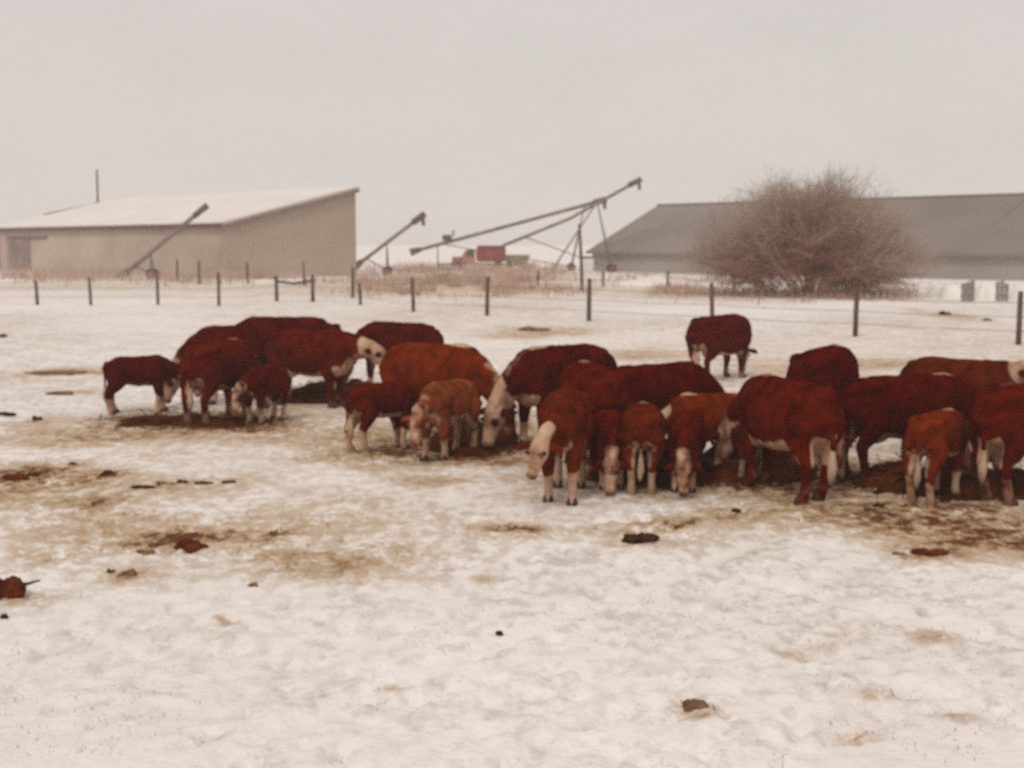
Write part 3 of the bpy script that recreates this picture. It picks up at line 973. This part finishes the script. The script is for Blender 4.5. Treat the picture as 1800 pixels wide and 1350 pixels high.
random.seed(5)
blades('dry_weeds', weed_field([(0, 230, 478, 494, 1900, 0.8), (230, 640, 484, 500, 1700, 0.75), (630, 1010, 484, 512, 5200, 0.7), (640, 1000, 473, 482, 2600, 0.9), (1000, 1330, 482, 500, 1200, 0.4), (1150, 1330, 500, 522, 1100, 0.4), (1290, 1600, 512, 530, 1500, 0.4), (560, 1040, 512, 522, 500, 0.35), (1600, 1800, 500, 520, 300, 0.3)]), M['weed'],
       'dry brown weeds along the sheds and under the augers')


# ------------------------------------------------------------------ feed lines: trampled hay and straw under the herd
def straw_bits(spots, name, mat, label, parent=None, off=Vector((0, 0, 0))):
    V, F = [], []
    for x, y, z, L, w, ya, ti in spots:
        d = Vector((math.cos(ya) * math.cos(ti), math.sin(ya) * math.cos(ti), math.sin(ti))) * L / 2
        s = Vector((-math.sin(ya), math.cos(ya), 0)) * w
        u = Vector((0, 0, w * 0.8))
        c = Vector((x, y, z)) - off
        k = len(V)
        V += [c - d - s, c - d + s, c - d + u, c + d - s, c + d + s, c + d + u]
        F += [(k, k + 3, k + 5, k + 2), (k + 1, k + 2, k + 5, k + 4), (k, k + 1, k + 4, k + 3)]
    o = obj(name, raw_mesh(name, V, F, mat), None, parent)
    o['kind'] = 'stuff'
    if label: o['label'] = label
    return o


def hay_line(px, py, hw, hh, hgt, label):
    c = on_ground(px, py)
    rx = hw * c.y / F_PX
    ry = (G(px, py - hh).y - G(px, py + hh).y) / 2
    nx_, ny_ = max(24, int(rx * 2 / 0.1)), max(14, int(ry * 2 / 0.1))
    u, v = np.meshgrid(np.linspace(-1.15, 1.15, nx_), np.linspace(-1.15, 1.15, ny_))
    X, Y = u * rx, v * ry
    wx, wy = u + 0.35 * fbm(X * 1.1 + px, Y * 1.1, 3), v + 0.6 * fbm(X * 0.9, Y * 0.9 + px, 3)
    q = wx ** 2 + wy ** 2
    Z = hgt * np.clip(1 - q, -0.4, 1) * (0.75 + 0.9 * fbm(X * 3 + 7, Y * 3 + px, 3)) + 0.03 * fbm(X * 9, Y * 9, 2) - 0.012
    V = np.stack([X, Y, Z], -1).reshape(-1, 3)
    keep = (q < 1.35)
    F = []
    for j in range(ny_ - 1):
        for i in range(nx_ - 1):
            if keep[j, i] or keep[j, i + 1] or keep[j + 1, i] or keep[j + 1, i + 1]:
                a = j * nx_ + i
                F.append((a, a + 1, a + nx_ + 1, a + nx_))
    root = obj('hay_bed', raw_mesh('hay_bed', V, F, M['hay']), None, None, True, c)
    tag(root, label, 'hay', 'trampled hay beds under the cattle')
    sp = []
    for _ in range(int(260 * rx * ry / 2) + 120):
        a_, r_ = random.uniform(0, 2 * math.pi), random.random() ** 0.5 * 1.2
        x, y = math.cos(a_) * r_ * rx, math.sin(a_) * r_ * ry
        z = max(0.0, hgt * (1 - r_ * r_)) + 0.02
        sp.append((x, y, z, random.uniform(.08, .3), random.uniform(.003, .008), random.uniform(0, 6.28), random.gauss(0, .35)))
    straw_bits(sp, 'straw', M['old_straw'], None, root)
    return root


random.seed(9)
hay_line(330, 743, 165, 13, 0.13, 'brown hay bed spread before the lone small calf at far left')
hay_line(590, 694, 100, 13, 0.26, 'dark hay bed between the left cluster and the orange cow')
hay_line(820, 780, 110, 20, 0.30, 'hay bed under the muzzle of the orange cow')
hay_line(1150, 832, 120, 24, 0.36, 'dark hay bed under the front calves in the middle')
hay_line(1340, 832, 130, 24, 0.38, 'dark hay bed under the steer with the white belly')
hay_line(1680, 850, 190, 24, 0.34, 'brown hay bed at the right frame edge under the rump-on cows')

sp = []
for _ in range(9000):
    py = random.choice((random.uniform(640, 1000), random.uniform(560, 900), random.uniform(900, 1350)))
    p = G(random.uniform(-60, 1860), py)
    d = float(stain_field(np.array([p.x]), np.array([p.y]))[0]) if len(sp) % 1 == 0 else 0
    if random.random() > 1.1 * (d - 0.3): continue
    sp.append((p.x, p.y, hz(p.x, p.y) + 0.012, random.uniform(.04, .12), random.uniform(.002, .005), random.uniform(0, 6.28), random.gauss(0, .25)))
straw_bits(sp, 'scattered_straw', M['straw'], 'loose straw scattered on the stained snow')
# short pale stubble poking through the near snow
sb = []
for _ in range(1500):
    p = G(random.uniform(-80, 1880), random.uniform(800, 1350))
    if float(fbm(np.array(p.x * 0.9), np.array(p.y * 0.9))) < 0.12: continue
    for _k in range(3):
        h = random.uniform(.01, .035)
        sb.append((p.x + random.gauss(0, .03), p.y + random.gauss(0, .03), hz(p.x, p.y) - 0.006, h, random.uniform(.003, .007), random.gauss(0, .6) * h, random.gauss(0, .6) * h, random.uniform(-1, 1)))
blades('grass_stubble', sb, M['stubble'], 'short pale grass stubble poking through the thin snow')


# ------------------------------------------------------------------ clods of dung and hay lying on the snow
def clod(px, py, w, d, h, mat, name, label, group, lumps=5, stalk=False):
    c = on_ground(px, py)
    bm = bmesh.new()
    for k in range(lumps):
        t = (k + 0.5) / lumps * 2 - 1
        ctr = Vector((t * w * 0.36, random.uniform(-.3, .3) * d, h * random.uniform(.1, .4)))
        r = Vector((w * random.uniform(.2, .34), d * random.uniform(.35, .55), h * random.uniform(.4, .75)))
        bmesh.ops.create_icosphere(bm, subdivisions=3, radius=1.0, matrix=Matrix.Translation(ctr) @ Matrix.Diagonal((r.x, r.y, r.z, 1)))
    for v in bm.verts:
        n = v.normal if v.normal.length else Vector((0, 0, 1))
        s = 0.28 * min(w, d, h * 2)
        v.co += Vector((v.co.x, v.co.y, v.co.z)).normalized() * s * float(fbm(np.array(v.co.x / w * 6 + px), np.array((v.co.y + v.co.z * 2) / w * 6), 3))
        v.co.z = max(v.co.z, -0.03)
    o = obj(name, bm, mat, None, True, c)
    tag(o, label, 'clod', group)
    if stalk:
        bm = bmesh.new(); tube(bm, [(w * .3, 0, h * .45), (w * 0.7, 0.02, h * .5), (w * 1.05, 0.05, h * .62)], [0.022, 0.014, 0.006], n=6)
        obj('stalk', bm, M['post'], o, True)
    return o


random.seed(13)
DG = 'dung clods frozen on the snow'
CL = [  # px, py, width px, height px, label
    (2, 593, 22, 9, 'dark clod at the left frame edge well behind the small calf'),
    (8, 731, 36, 6, 'long thin dark clod at the left frame edge left of the feed line'),
    (66, 739, 20, 12, 'round dark clod in snow left of the small calf'),
    (106, 695, 44, 8, 'flat brown clod in snow level with the small calf'),
    (100, 657, 90, 7, 'long tan streak of hay left of the small calf'),
    (184, 650, 14, 6, 'small grey clod just left of the small calf rump'),
    (52, 836, 30, 8, 'black clod on the rusty stain at the left'),
    (128, 814, 18, 8, 'small clod left of the paired dark clods'),
    (190, 833, 28, 12, 'paired dark clods in snow left of the long dung trail'),
    (250, 858, 44, 8, 'leftmost piece of the long dung trail'),
    (287, 850, 22, 9, 'second piece of the long dung trail'),
    (320, 850, 22, 12, 'darkest lump in the long dung trail'),
    (358, 853, 30, 6, 'thin piece right of the darkest lump in the dung trail'),
    (402, 852, 24, 10, 'rightmost lump of the long dung trail'),
    (168, 886, 14, 10, 'small black clod above the wide brown stain at left'),
    (288, 951, 30, 14, 'dark clod left of the hay heap on the brown stain'),
    (256, 972, 34, 9, 'flat clod below the hay heap on the brown stain'),
    (228, 1011, 26, 15, 'dark knobby clod in clean snow below the brown stain'),
    (196, 1007, 16, 8, 'little clod left of the dark knobby clod'),
    (480, 935, 14, 7, 'lone small clod right of the brown stain'),
    (445, 1030, 16, 9, 'lone faint clod in the snow below the brown stain'),
    (8, 1087, 12, 12, 'small black clod under the rusty heap at the left edge'),
    (878, 1110, 13, 9, 'tiny dark clod alone in the middle foreground'),
    (1294, 900, 18, 10, 'small clod under the steer hind foot'),
    (1544, 893, 20, 8, 'small clod at the upper edge of the hay stain at right'),
    (1690, 878, 34, 8, 'dark clod under the rump-on cow at right'),
    (1580, 974, 22, 7, 'small dark clod left of the red-brown clod at the stain edge'),
    (1660, 553, 22, 9, 'left far clod in snow behind the near fence at right'),
    (1735, 563, 16, 6, 'right far clod in snow behind the near fence at right'),
    (1140, 768, 10, 5, 'tiny clod hidden in the straw in the middle'),
]
for px, py, w, h, lab in CL[:-1]:
    c = G(px, py); k = c.y / F_PX
    if 840 < py < 860: h *= 0.7
    grey = px > 1500 and py > 1000
    clod(px, py, w * k, max(w * k * 0.55, 0.05), h * k * 0.8, (M['tan_hay'] if 'tan' in lab or 'brown' in lab else M['dung']) if not grey else M['plank'], 'dung_clod', lab, DG, lumps=max(3, int(w / 7)))
for px, py, w, h, lab, mt in ((1128, 946, 62, 20, 'large dark dung pat in the snow under the middle calves', 'dung'), (1632, 974, 56, 12, 'red-brown clod at the lower edge of the hay stain', 'rusty_dung'),
                              (336, 960, 50, 20, 'rusty hay heap on the brown stain in the left foreground', 'rusty_dung'), (28, 840, 46, 12, 'rust red hay wad on the stain at the left edge', 'rusty_dung'),
                              (1221, 1242, 44, 22, 'brown wisp of hay alone in the right foreground', 'tan_hay'), (940, 580, 56, 9, 'brown hay wad in far snow behind the orange cow', 'tan_hay')):
    c = G(px, py); k = c.y / F_PX
    clod(px, py, w * k, w * k * 0.6, h * k * 0.8, M[mt], 'hay_wad', lab, 'wads of old hay on the snow', lumps=6)
c = G(2, 1045); k = c.y / F_PX
clod(4, 1045, 62 * k, 0.2, 42 * k, M['rusty_dung'], 'manure_heap', 'rust red heap with a stalk cut by the left frame edge', None, lumps=6, stalk=True)


# ------------------------------------------------------------------ cattle
def smooth01(x):
    x = np.clip(x, 0, 1)
    return x * x * (3 - 2 * x)


def seg_dist(P, a, b):
    a, b = np.array(a), np.array(b)
    d = b - a
    t = np.clip(((P - a) @ d) / (d @ d), 0, 1)
    return np.linalg.norm(P - (a + t[:, None] * d), axis=1), t


HEADS = {   # neck middle, poll, muzzle (x, z), relative to the shoulders at x 0.62, z 1.0
    'graze': ((0.95, 0.80), (1.16, 0.56), (1.30, 0.12)),
    'low': ((0.98, 0.92), (1.20, 0.80), (1.44, 0.40)),
    'mid': ((0.99, 1.03), (1.24, 1.02), (1.58, 0.70)),
    'level': ((0.98, 1.14), (1.20, 1.24), (1.58, 0.98)),
}


def make_cow(px, py, h, heading, label, coat, calf=False, head='graze', yaw=0, face=0.62, crest=0.5, brisket=0.8, belly=0.8, socks=0.8, step=0.1, fat=1.0, group=None, kind=None):
    rnd = random.Random(int(px * 31 + py))
    bm = bmesh.new()
    # trunk ------------------------------------------------
    deep = 0.92 if calf else 1.08
    lx = 0.86 if calf else 1.0
    wd = (0.97 if calf else 1.12) * fat
    lg = 1.22 if calf else 1.14                      # shaggy winter legs
    ring = [(-0.83, 1.13, .10, .10), (-0.79, 1.075, .19, .185), (-0.70, 1.02, .275, .25), (-0.52, .985, .32, .285), (-0.25, .945, .355, .315),
            (0.02, .925, .375, .335), (0.28, .93, .375, .315), (0.48, .95, .36, .275), (0.66, .95, .325, .225), (0.78, .95, .25, .16), (0.83, .95, .14, .09)]
    pts, ra, rb = [], [], []
    for x, zc, hh, hw in ring:
        top = zc + hh
        pts.append((x * lx, 0, top - hh * deep)); rb.append(hh * deep); ra.append(hw * wd)
    tube(bm, pts, ra, rb, n=20, side=(0, 1, 0), power=2.35)
    # hip bones, shoulder
    for s in (-1, 1):
        ball(bm, Vector((-0.50 * lx, 0.19 * s * wd, 1.17)), (0.15, 0.09, 0.09), 8)
        ball(bm, Vector((-0.60 * lx, 0.17 * s * wd, 0.90)), (0.23, 0.13, 0.29), 8)
        ball(bm, Vector((0.50 * lx, 0.165 * s * wd, 0.93)), (0.17, 0.12, 0.27), 8)
    ball(bm, Vector((0.44 * lx, 0, 1.235)), (0.2, 0.12, 0.085), 8)
    # brisket and udder / sheath
    ball(bm, Vector((0.66 * lx, 0, 0.72 + (0.07 if calf else 0))), (0.19, 0.12, 0.16), 8)
    if not calf: ball(bm, Vector((-0.42, 0, 0.58)), (0.17, 0.13, 0.12), 8)
    # neck and head ------------------------------------------
    (nmx, nmz), (plx, plz), (mzx, mzz) = HEADS[head]
    nb = Vector((0.58 * lx, 0, 1.02))
    ya = R(yaw)

    def hp(x, z, f):
        """Point of the neck/head, swung sideways by the share f of the yaw about the shoulders."""
        dx = (x - 0.62) * (1.0 if not calf else 0.95)
        a = ya * f
        return Vector((0.62 * lx + dx * math.cos(a), dx * math.sin(a), z))
    if calf:
        k_ = 0.10 if head == 'graze' else 0.04
        nmz, plz = nmz + 0.0, plz + 0.02
    nm, pl, mz = hp(nmx, nmz, .5), hp(plx, plz, .85), hp(mzx, mzz, 1.0)
    hs_ = (0.86 if kind == 'yearling' else 1.05) if calf else 1.0                      # calves carry big heads
    mz = pl + (mz - pl).normalized() * 0.50 * hs_
    if mz.z < 0.05:
        mz.z = 0.05
    sd = Vector((-math.sin(ya), math.cos(ya), 0))
    nr = 0.82 if calf else 1.0
    tube(bm, [nb - Vector((0.12, 0, 0.0)), nb.lerp(nm, .5), nm, nm.lerp(pl, .6), pl], [.17 * nr, .165 * nr, .135 * nr, .115, .11], [.30 * nr, .265 * nr, .205 * nr, .165, .14], n=16, side=(0, 1, 0))
    hd = (mz - pl).normalized()
    hu = hd.cross(sd)
    if hu.z < 0: hu = -hu
    off = lambda t, u: pl + (mz - pl) * t + hu * (u * hs_)
    tube(bm, [off(-.20, -.02), off(-.08, 0), off(.12, 0), off(.34, -.01), off(.58, -.005), off(.80, .0), off(.95, 0), off(1.03, 0)],
         [v * hs_ for v in (.06, .105, .122, .118, .092, .075, .085, .055)], [v * hs_ for v in (.06, .11, .14, .145, .112, .08, .078, .05)], n=16, side=tuple(sd), power=2.3)
    for s in (-1, 1):                                 # ears, hanging out sideways below the poll
        e0 = pl + hd * 0.02 + sd * (0.09 * s)
        tube(bm, [e0, e0 + sd * (.09 * s) + hd * .02, e0 + sd * (.17 * s) + hd * .05, e0 + sd * (.225 * s) + hd * .085], [.035, .062, .055, .018], [.03, .03, .026, .012], n=8, side=tuple(hd))
        ball(bm, pl + hd * 0.17 * hs_ + sd * (.108 * s * hs_) + hu * .075 * hs_, (.035, .035, .03), 6)
    # legs ---------------------------------------------------
    feet = []
    lift = 0.0
    for s in (-1, 1):
        j = rnd.uniform(-step, step)
        x0 = 0.50 * lx
        f = [(x0, .155 * s * wd, .86), (x0 - .02 + j * .1, .165 * s * wd, .66), (x0 + .015 + j * .5, .155 * s, .40), (x0 + j * .85, .15 * s, .26), (x0 + j, .15 * s, .12), (x0 + .035 + j, .15 * s, .05), (x0 + .04 + j, .15 * s, 0.012)]
        tube(bm, f, [v * lg for v in (.12, .092, .064, .045, .05, .054, .055)], [v * lg for v in (.15, .105, .066, .048, .054, .062, .066)], n=12, side=(0, 1, 0))
        feet.append(Vector(f[-1]))
        j = rnd.uniform(-step, step)
        x0 = -0.60 * lx
        g = [(x0, .17 * s * wd, .93), (x0 + .05, .185 * s * wd, .74), (x0 - .06 + j * .5, .165 * s * wd, .56), (x0 - .13 + j * .7, .155 * s, .44), (x0 - .11 + j * .9, .15 * s, .28), (x0 - .08 + j, .15 * s, .13), (x0 - .04 + j, .15 * s, .05), (x0 - .03 + j, .15 * s, .012)]
        tube(bm, g, [v * lg for v in (.14, .125, .082, .056, .045, .052, .055, .056)], [v * lg for v in (.22, .18, .105, .076, .052, .056, .064, .066)], n=12, side=(0, 1, 0))
        feet.append(Vector(g[-1]))
    # tail
    tw = rnd.uniform(-.05, .05)
    tl = [(-.78 * lx, 0, 1.17), (-.85 * lx, tw * .2, 1.16), (-.875 * lx, tw * .6, .95), (-.87 * lx, tw, .72), (-.865 * lx, tw, .52)]
    tube(bm, tl, [.04, .038, .032, .028, .026], n=8, side=(0, 1, 0))
    # one skin ------------------------------------------------
    me = bpy.data.meshes.new('cow_raw')
    bmesh.ops.recalc_face_normals(bm, faces=bm.faces)
    bm.to_mesh(me); bm.free()
    tmp = bpy.data.objects.new('cow_raw', me)
    COL.objects.link(tmp)
    rm = tmp.modifiers.new('r', 'REMESH'); rm.mode = 'VOXEL'; rm.voxel_size = 0.021
    sm = tmp.modifiers.new('s', 'SMOOTH'); sm.factor = 0.5; sm.iterations = 4
    dg = bpy.context.evaluated_depsgraph_get()
    name = kind or ('calf' if calf else 'cow')
    skin = bpy.data.meshes.new_from_object(tmp.evaluated_get(dg))
    bpy.data.objects.remove(tmp); bpy.data.meshes.remove(me)
    skin.name = name
    skin.materials.clear()
    skin.materials.append(M['coat'])
    n = len(skin.vertices)
    P = np.empty(n * 3); skin.vertices.foreach_get('co', P); P = P.reshape(-1, 3)
    N = np.empty(n * 3); skin.vertex_normals.foreach_get('vector', N); N = N.reshape(-1, 3)
    # shaggy winter coat: the surface itself is a little uneven
    wob = fbm(P[:, 0] * 7 + px, P[:, 1] * 7 + P[:, 2] * 6, 3)
    wob2 = fbm(P[:, 0] * 24 + px, P[:, 2] * 20 + P[:, 1] * 22, 2)
    body = smooth01((P[:, 2] - 0.35) / 0.3)
    P += N * (body * (0.016 * wob + 0.009 * wob2))[:, None]
    skin.vertices.foreach_set('co', P.ravel())
    # markings ------------------------------------------------
    w = np.zeros(n)
    dk = np.zeros(n)
    dh, th = seg_dist(P, pl - hd * 0.07, mz)
    fmask = smooth01((0.24 - dh) / 0.06)
    lat = np.abs((P - np.array(pl)) @ np.array(sd))
    ear = smooth01((lat - 0.125 * hs_) / 0.03) * (th < 0.5)
    w = np.maximum(w, face * fmask * (1 - ear * 0.9))
    for s_ in (-1, 1):                               # brown eye patches and the damp dark muzzle
        ec = np.array(pl + hd * 0.19 * hs_ + sd * (.11 * s_ * hs_) + hu * .06 * hs_)
        w *= 1 - (0.3 + 0.5 * (1 - face)) * smooth01((0.075 - np.linalg.norm(P - ec, axis=1)) / 0.04)
        nc = np.array(pl + (mz - pl) * .99 + sd * (.045 * s_ * hs_) + hu * .03 * hs_)
        dk = np.maximum(dk, smooth01((0.034 - np.linalg.norm(P - nc, axis=1)) / 0.015))
    dk = np.maximum(dk, 0.6 * smooth01((th - 0.86) / 0.1) * fmask)
    # crest along the top of neck and withers
    c1 = (0.40 * lx, 0, 1.32); c2 = tuple(nm + Vector((-.06, 0, .2 * nr)) ); c3 = tuple(pl - hd * .06 + hu * .1)
    dc = np.minimum(seg_dist(P, c1, c2)[0], seg_dist(P, c2, c3)[0])
    w = np.maximum(w, crest * smooth01((0.125 - dc) / 0.05))
    # throat and brisket
    db = seg_dist(P, (0.72 * lx, 0, 0.66), tuple(nm - Vector((-.02, 0, .2))))[0]
    w = np.maximum(w, brisket * smooth01((0.21 - db) / 0.08))
    under = smooth01((-N[:, 2] - 0.15) / 0.4) * smooth01((0.30 - np.abs(P[:, 1])) / 0.1) * (P[:, 2] > 0.42) * (np.abs(P[:, 0]) < 0.72)
    w = np.maximum(w, belly * under)
    if belly > 0.5:                                  # white inside the thighs
        ins = smooth01((0.20 - np.abs(P[:, 1])) / 0.08) * (P[:, 0] < -0.3) * smooth01((0.86 - P[:, 2]) / 0.15) * (P[:, 2] > 0.42)
        w = np.maximum(w, belly * 0.8 * ins * (P[:, 0] > -0.82))
    sk = smooth01(((0.45 if calf else 0.36) + 0.12 * fbm(P[:, 0] * 6 + px, P[:, 1] * 6, 2) - P[:, 2]) / 0.1)
    w = np.maximum(w, socks * sk)
    at = skin.attributes.new('white', 'FLOAT', 'POINT'); at.data.foreach_set('value', w.astype(np.float32))
    at = skin.attributes.new('dark', 'FLOAT', 'POINT'); at.data.foreach_set('value', dk.astype(np.float32))
    skin.polygons.foreach_set('use_smooth', np.ones(len(skin.polygons), bool))
    skin.update()
    sc = h / 1.315
    loc = on_ground(px, py)
    o = obj(name, skin, None, None, True, loc + Vector((0, 0, -0.01)))
    o.rotation_euler = (0, 0, R(heading))
    o.scale = (sc, sc, sc)
    o.color = (*coat, 1)
    tag(o, label, 'calf' if calf else 'cow', group)
    # hair, hooves, eyes -----------------------------------------
    bm = bmesh.new()
    a = Vector(tl[-1])
    tube(bm, [a + Vector((0, 0, .10)), a, a + Vector((-.01, 0, -.09)), a + Vector((0, .01, -.2)), a + Vector((.01, .01, -.27))], [.028, .042, .055, .04, .01], n=8, side=(0, 1, 0))
    obj('tail_tuft', bm, M['tuft'], o, True)
    for f in feet:
        bm = bmesh.new()
        for s in (-1, 1):
            tube(bm, [f + Vector((-.01, .03 * s, .062)), f + Vector((.012, .032 * s, .03)), f + Vector((.028, .033 * s, -.012))], [.03, .035, .038], [.058, .068, .078], n=8, side=(0, 1, 0))
        obj('hoof', bm, M['hoof'], o, True)
    for s in (-1, 1):
        bm = bmesh.new(); ball(bm, pl + hd * 0.17 * hs_ + sd * (.128 * s * hs_) + hu * .078 * hs_, (.026, .026, .026), 6)
        obj('eye', bm, M['eye'], o, True)
    return o


DARK = (0.068, 0.0040, 0.0008)
RED = (0.088, 0.0068, 0.0013)
ORG = (0.145, 0.0185, 0.0025)
TAN = (0.18, 0.042, 0.015)
BRN = (0.102, 0.0135, 0.0028)
HG, CG = 'hereford cows feeding in the snowy yard', 'hereford calves among the cows'
# left cluster
make_cow(246, 726, 0.86, 18, 'lone small dark calf nosing the left cluster from its left', DARK, True, 'low', -10, face=.55, crest=.1, brisket=.3, belly=.45, socks=.7, group=CG)
make_cow(388, 738, 1.17, 72, 'rump-on red cow behind the hay bed, beside the lone small calf', RED, False, 'graze', -12, belly=.75, socks=.5, group=HG)
make_cow(425, 706, 1.25, 214, 'grazing cow whose back slopes down left behind the rump-on cow', DARK, False, 'graze', 0, group=HG)
make_cow(505, 695, 1.34, 182, 'tallest flat-backed dark cow at the rear of the left cluster', DARK, False, 'graze', 0, group=HG)
make_cow(548, 712, 1.21, -30, 'red cow facing right with lowered pale face at the left cluster', RED, False, 'mid', 6, face=.75, crest=.15, brisket=.5, belly=.75, socks=.3, group=HG)
make_cow(466, 742, 0.82, 246, 'small dark calf facing out from the middle of the left cluster', DARK, True, 'low', 8, face=.5, crest=.1, brisket=.5, belly=.4, socks=.8, group=CG)
make_cow(702, 690, 1.22, 150, 'far dark cow grazing left between the left cluster and the orange cow', DARK, False, 'graze', 0, face=.6, group=HG)
# middle left
make_cow(765, 764, 1.26, -38, 'bright orange-red cow grazing with a pale crest and brown face', ORG, False, 'graze', 4, face=.12, crest=.95, brisket=.2, belly=.3, socks=.4, group=HG)
make_cow(672, 790, 0.85, 46, 'dark calf seen from its rear left below the orange cow', RED, True, 'low', -8, face=.4, crest=.1, belly=.8, socks=1, group=CG)
make_cow(788, 800, 0.92, 242, 'pale tan calf with white chest and legs before the orange cow', TAN, True, 'low', 10, face=.5, crest=.35, brisket=1, belly=.9, socks=1, group=CG)
# centre
make_cow(988, 776, 1.27, 222, 'dark cow grazing left with a level back in the middle', DARK, False, 'graze', 0, crest=.9, brisket=.5, group=HG)
make_cow(992, 872, 1.07, 262, 'nearest yearling with a white face and long legs, facing out', BRN, True, 'low', -20, face=.72, crest=.1, brisket=.25, belly=.6, socks=.9, group=CG, kind='yearling')
make_cow(1040, 828, 1.20, 100, 'rump-on cow directly behind the white-faced yearling', RED, False, 'graze', 0, belly=.6, socks=.4, group=HG)
make_cow(1150, 820, 1.19, 32, 'dark round-backed cow grazing right behind the middle calves', DARK, False, 'graze', 0, crest=.2, group=HG)
make_cow(1128, 858, 0.88, 84, 'calf standing rump-on with a pale tail in front of the round-backed cow', BRN, True, 'low', 0, belly=.7, socks=1, face=.5, fat=1.15, group=CG)
make_cow(1250, 834, 0.90, 192, 'calf grazing left with a pale crest between round-backed cow and steer', ORG, True, 'graze', 0, crest=1, face=.75, belly=.6, socks=.6, group=CG)
make_cow(1378, 870, 1.18, 110, 'steer with white belly and hind legs, rump nearest, right of the middle', RED, False, 'graze', 10, belly=1, socks=.35, brisket=.9, step=.16, fat=.9, group=HG, kind='steer')
make_cow(1266, 668, 1.23, 48, 'lone far cow with pale belly standing apart behind the herd', DARK, False, 'graze', 25, belly=.95, brisket=.8, socks=.4, fat=1.2, group=HG)
# right
make_cow(1205, 856, 0.80, 258, 'small dark calf with pale nose nosing the hay beside the pale-tailed calf', RED, True, 'graze', 6, face=.55, crest=.1, brisket=.4, socks=.6, belly=.4, group=CG)
make_cow(1070, 852, 0.82, 272, 'dark calf facing out between the white-faced yearling and the pale-tailed calf', RED, True, 'graze', -10, face=.5, crest=.1, brisket=.4, socks=.9, belly=.4, group=CG)
make_cow(1300, 838, 0.80, 100, 'dark calf rump-on in the hay at the left shoulder of the steer', BRN, True, 'graze', 0, face=.5, crest=.1, belly=.9, socks=1, group=CG)
make_cow(1447, 792, 1.29, 62, 'dark round-backed cow right behind the steer', DARK, False, 'graze', 0, group=HG)
make_cow(1458, 836, 0.85, 262, 'dark calf with white socks facing out between steer and maroon cow', BRN, True, 'low', 0, face=.4, brisket=.5, socks=.9, group=CG)
make_cow(1592, 842, 1.14, 14, 'long maroon cow standing broadside with legs apart at the right', DARK, False, 'graze', 0, belly=.6, socks=.25, group=HG)
make_cow(1672, 800, 1.20, -66, 'lighter cow behind the maroon cow, pale cheek turned right', BRN, False, 'level', 12, face=.7, crest=.2, group=HG)
make_cow(1645, 876, 0.88, 52, 'light brown calf seen from behind in front of the maroon cow', ORG, True, 'graze', 0, belly=.8, socks=.7, group=CG)
make_cow(1805, 872, 1.17, 38, 'red cow cut by the right frame edge with a pale underside', RED, False, 'graze', 0, belly=1, socks=.5, group=HG)

# ------------------------------------------------------------------ the cold winter air
bm = bmesh.new(); box(bm, (-170, -12, -1.4), (170, 230, 9.6))
mh, n_, l_, p_ = new_mat('winter_haze')
n_.remove(p_)
pv = n_.new('ShaderNodeVolumePrincipled')
pv.inputs['Color'].default_value = (0.93, 0.90, 0.88, 1)
pv.inputs['Density'].default_value = 0.0011
l_.new(pv.outputs['Volume'], n_['Material Output'].inputs['Volume'])
hz_o = obj('haze', bm, mh)
tag(hz_o, 'thin cold winter haze hanging over the whole yard', None, kind='stuff')
SC.cycles.volume_bounces = 2
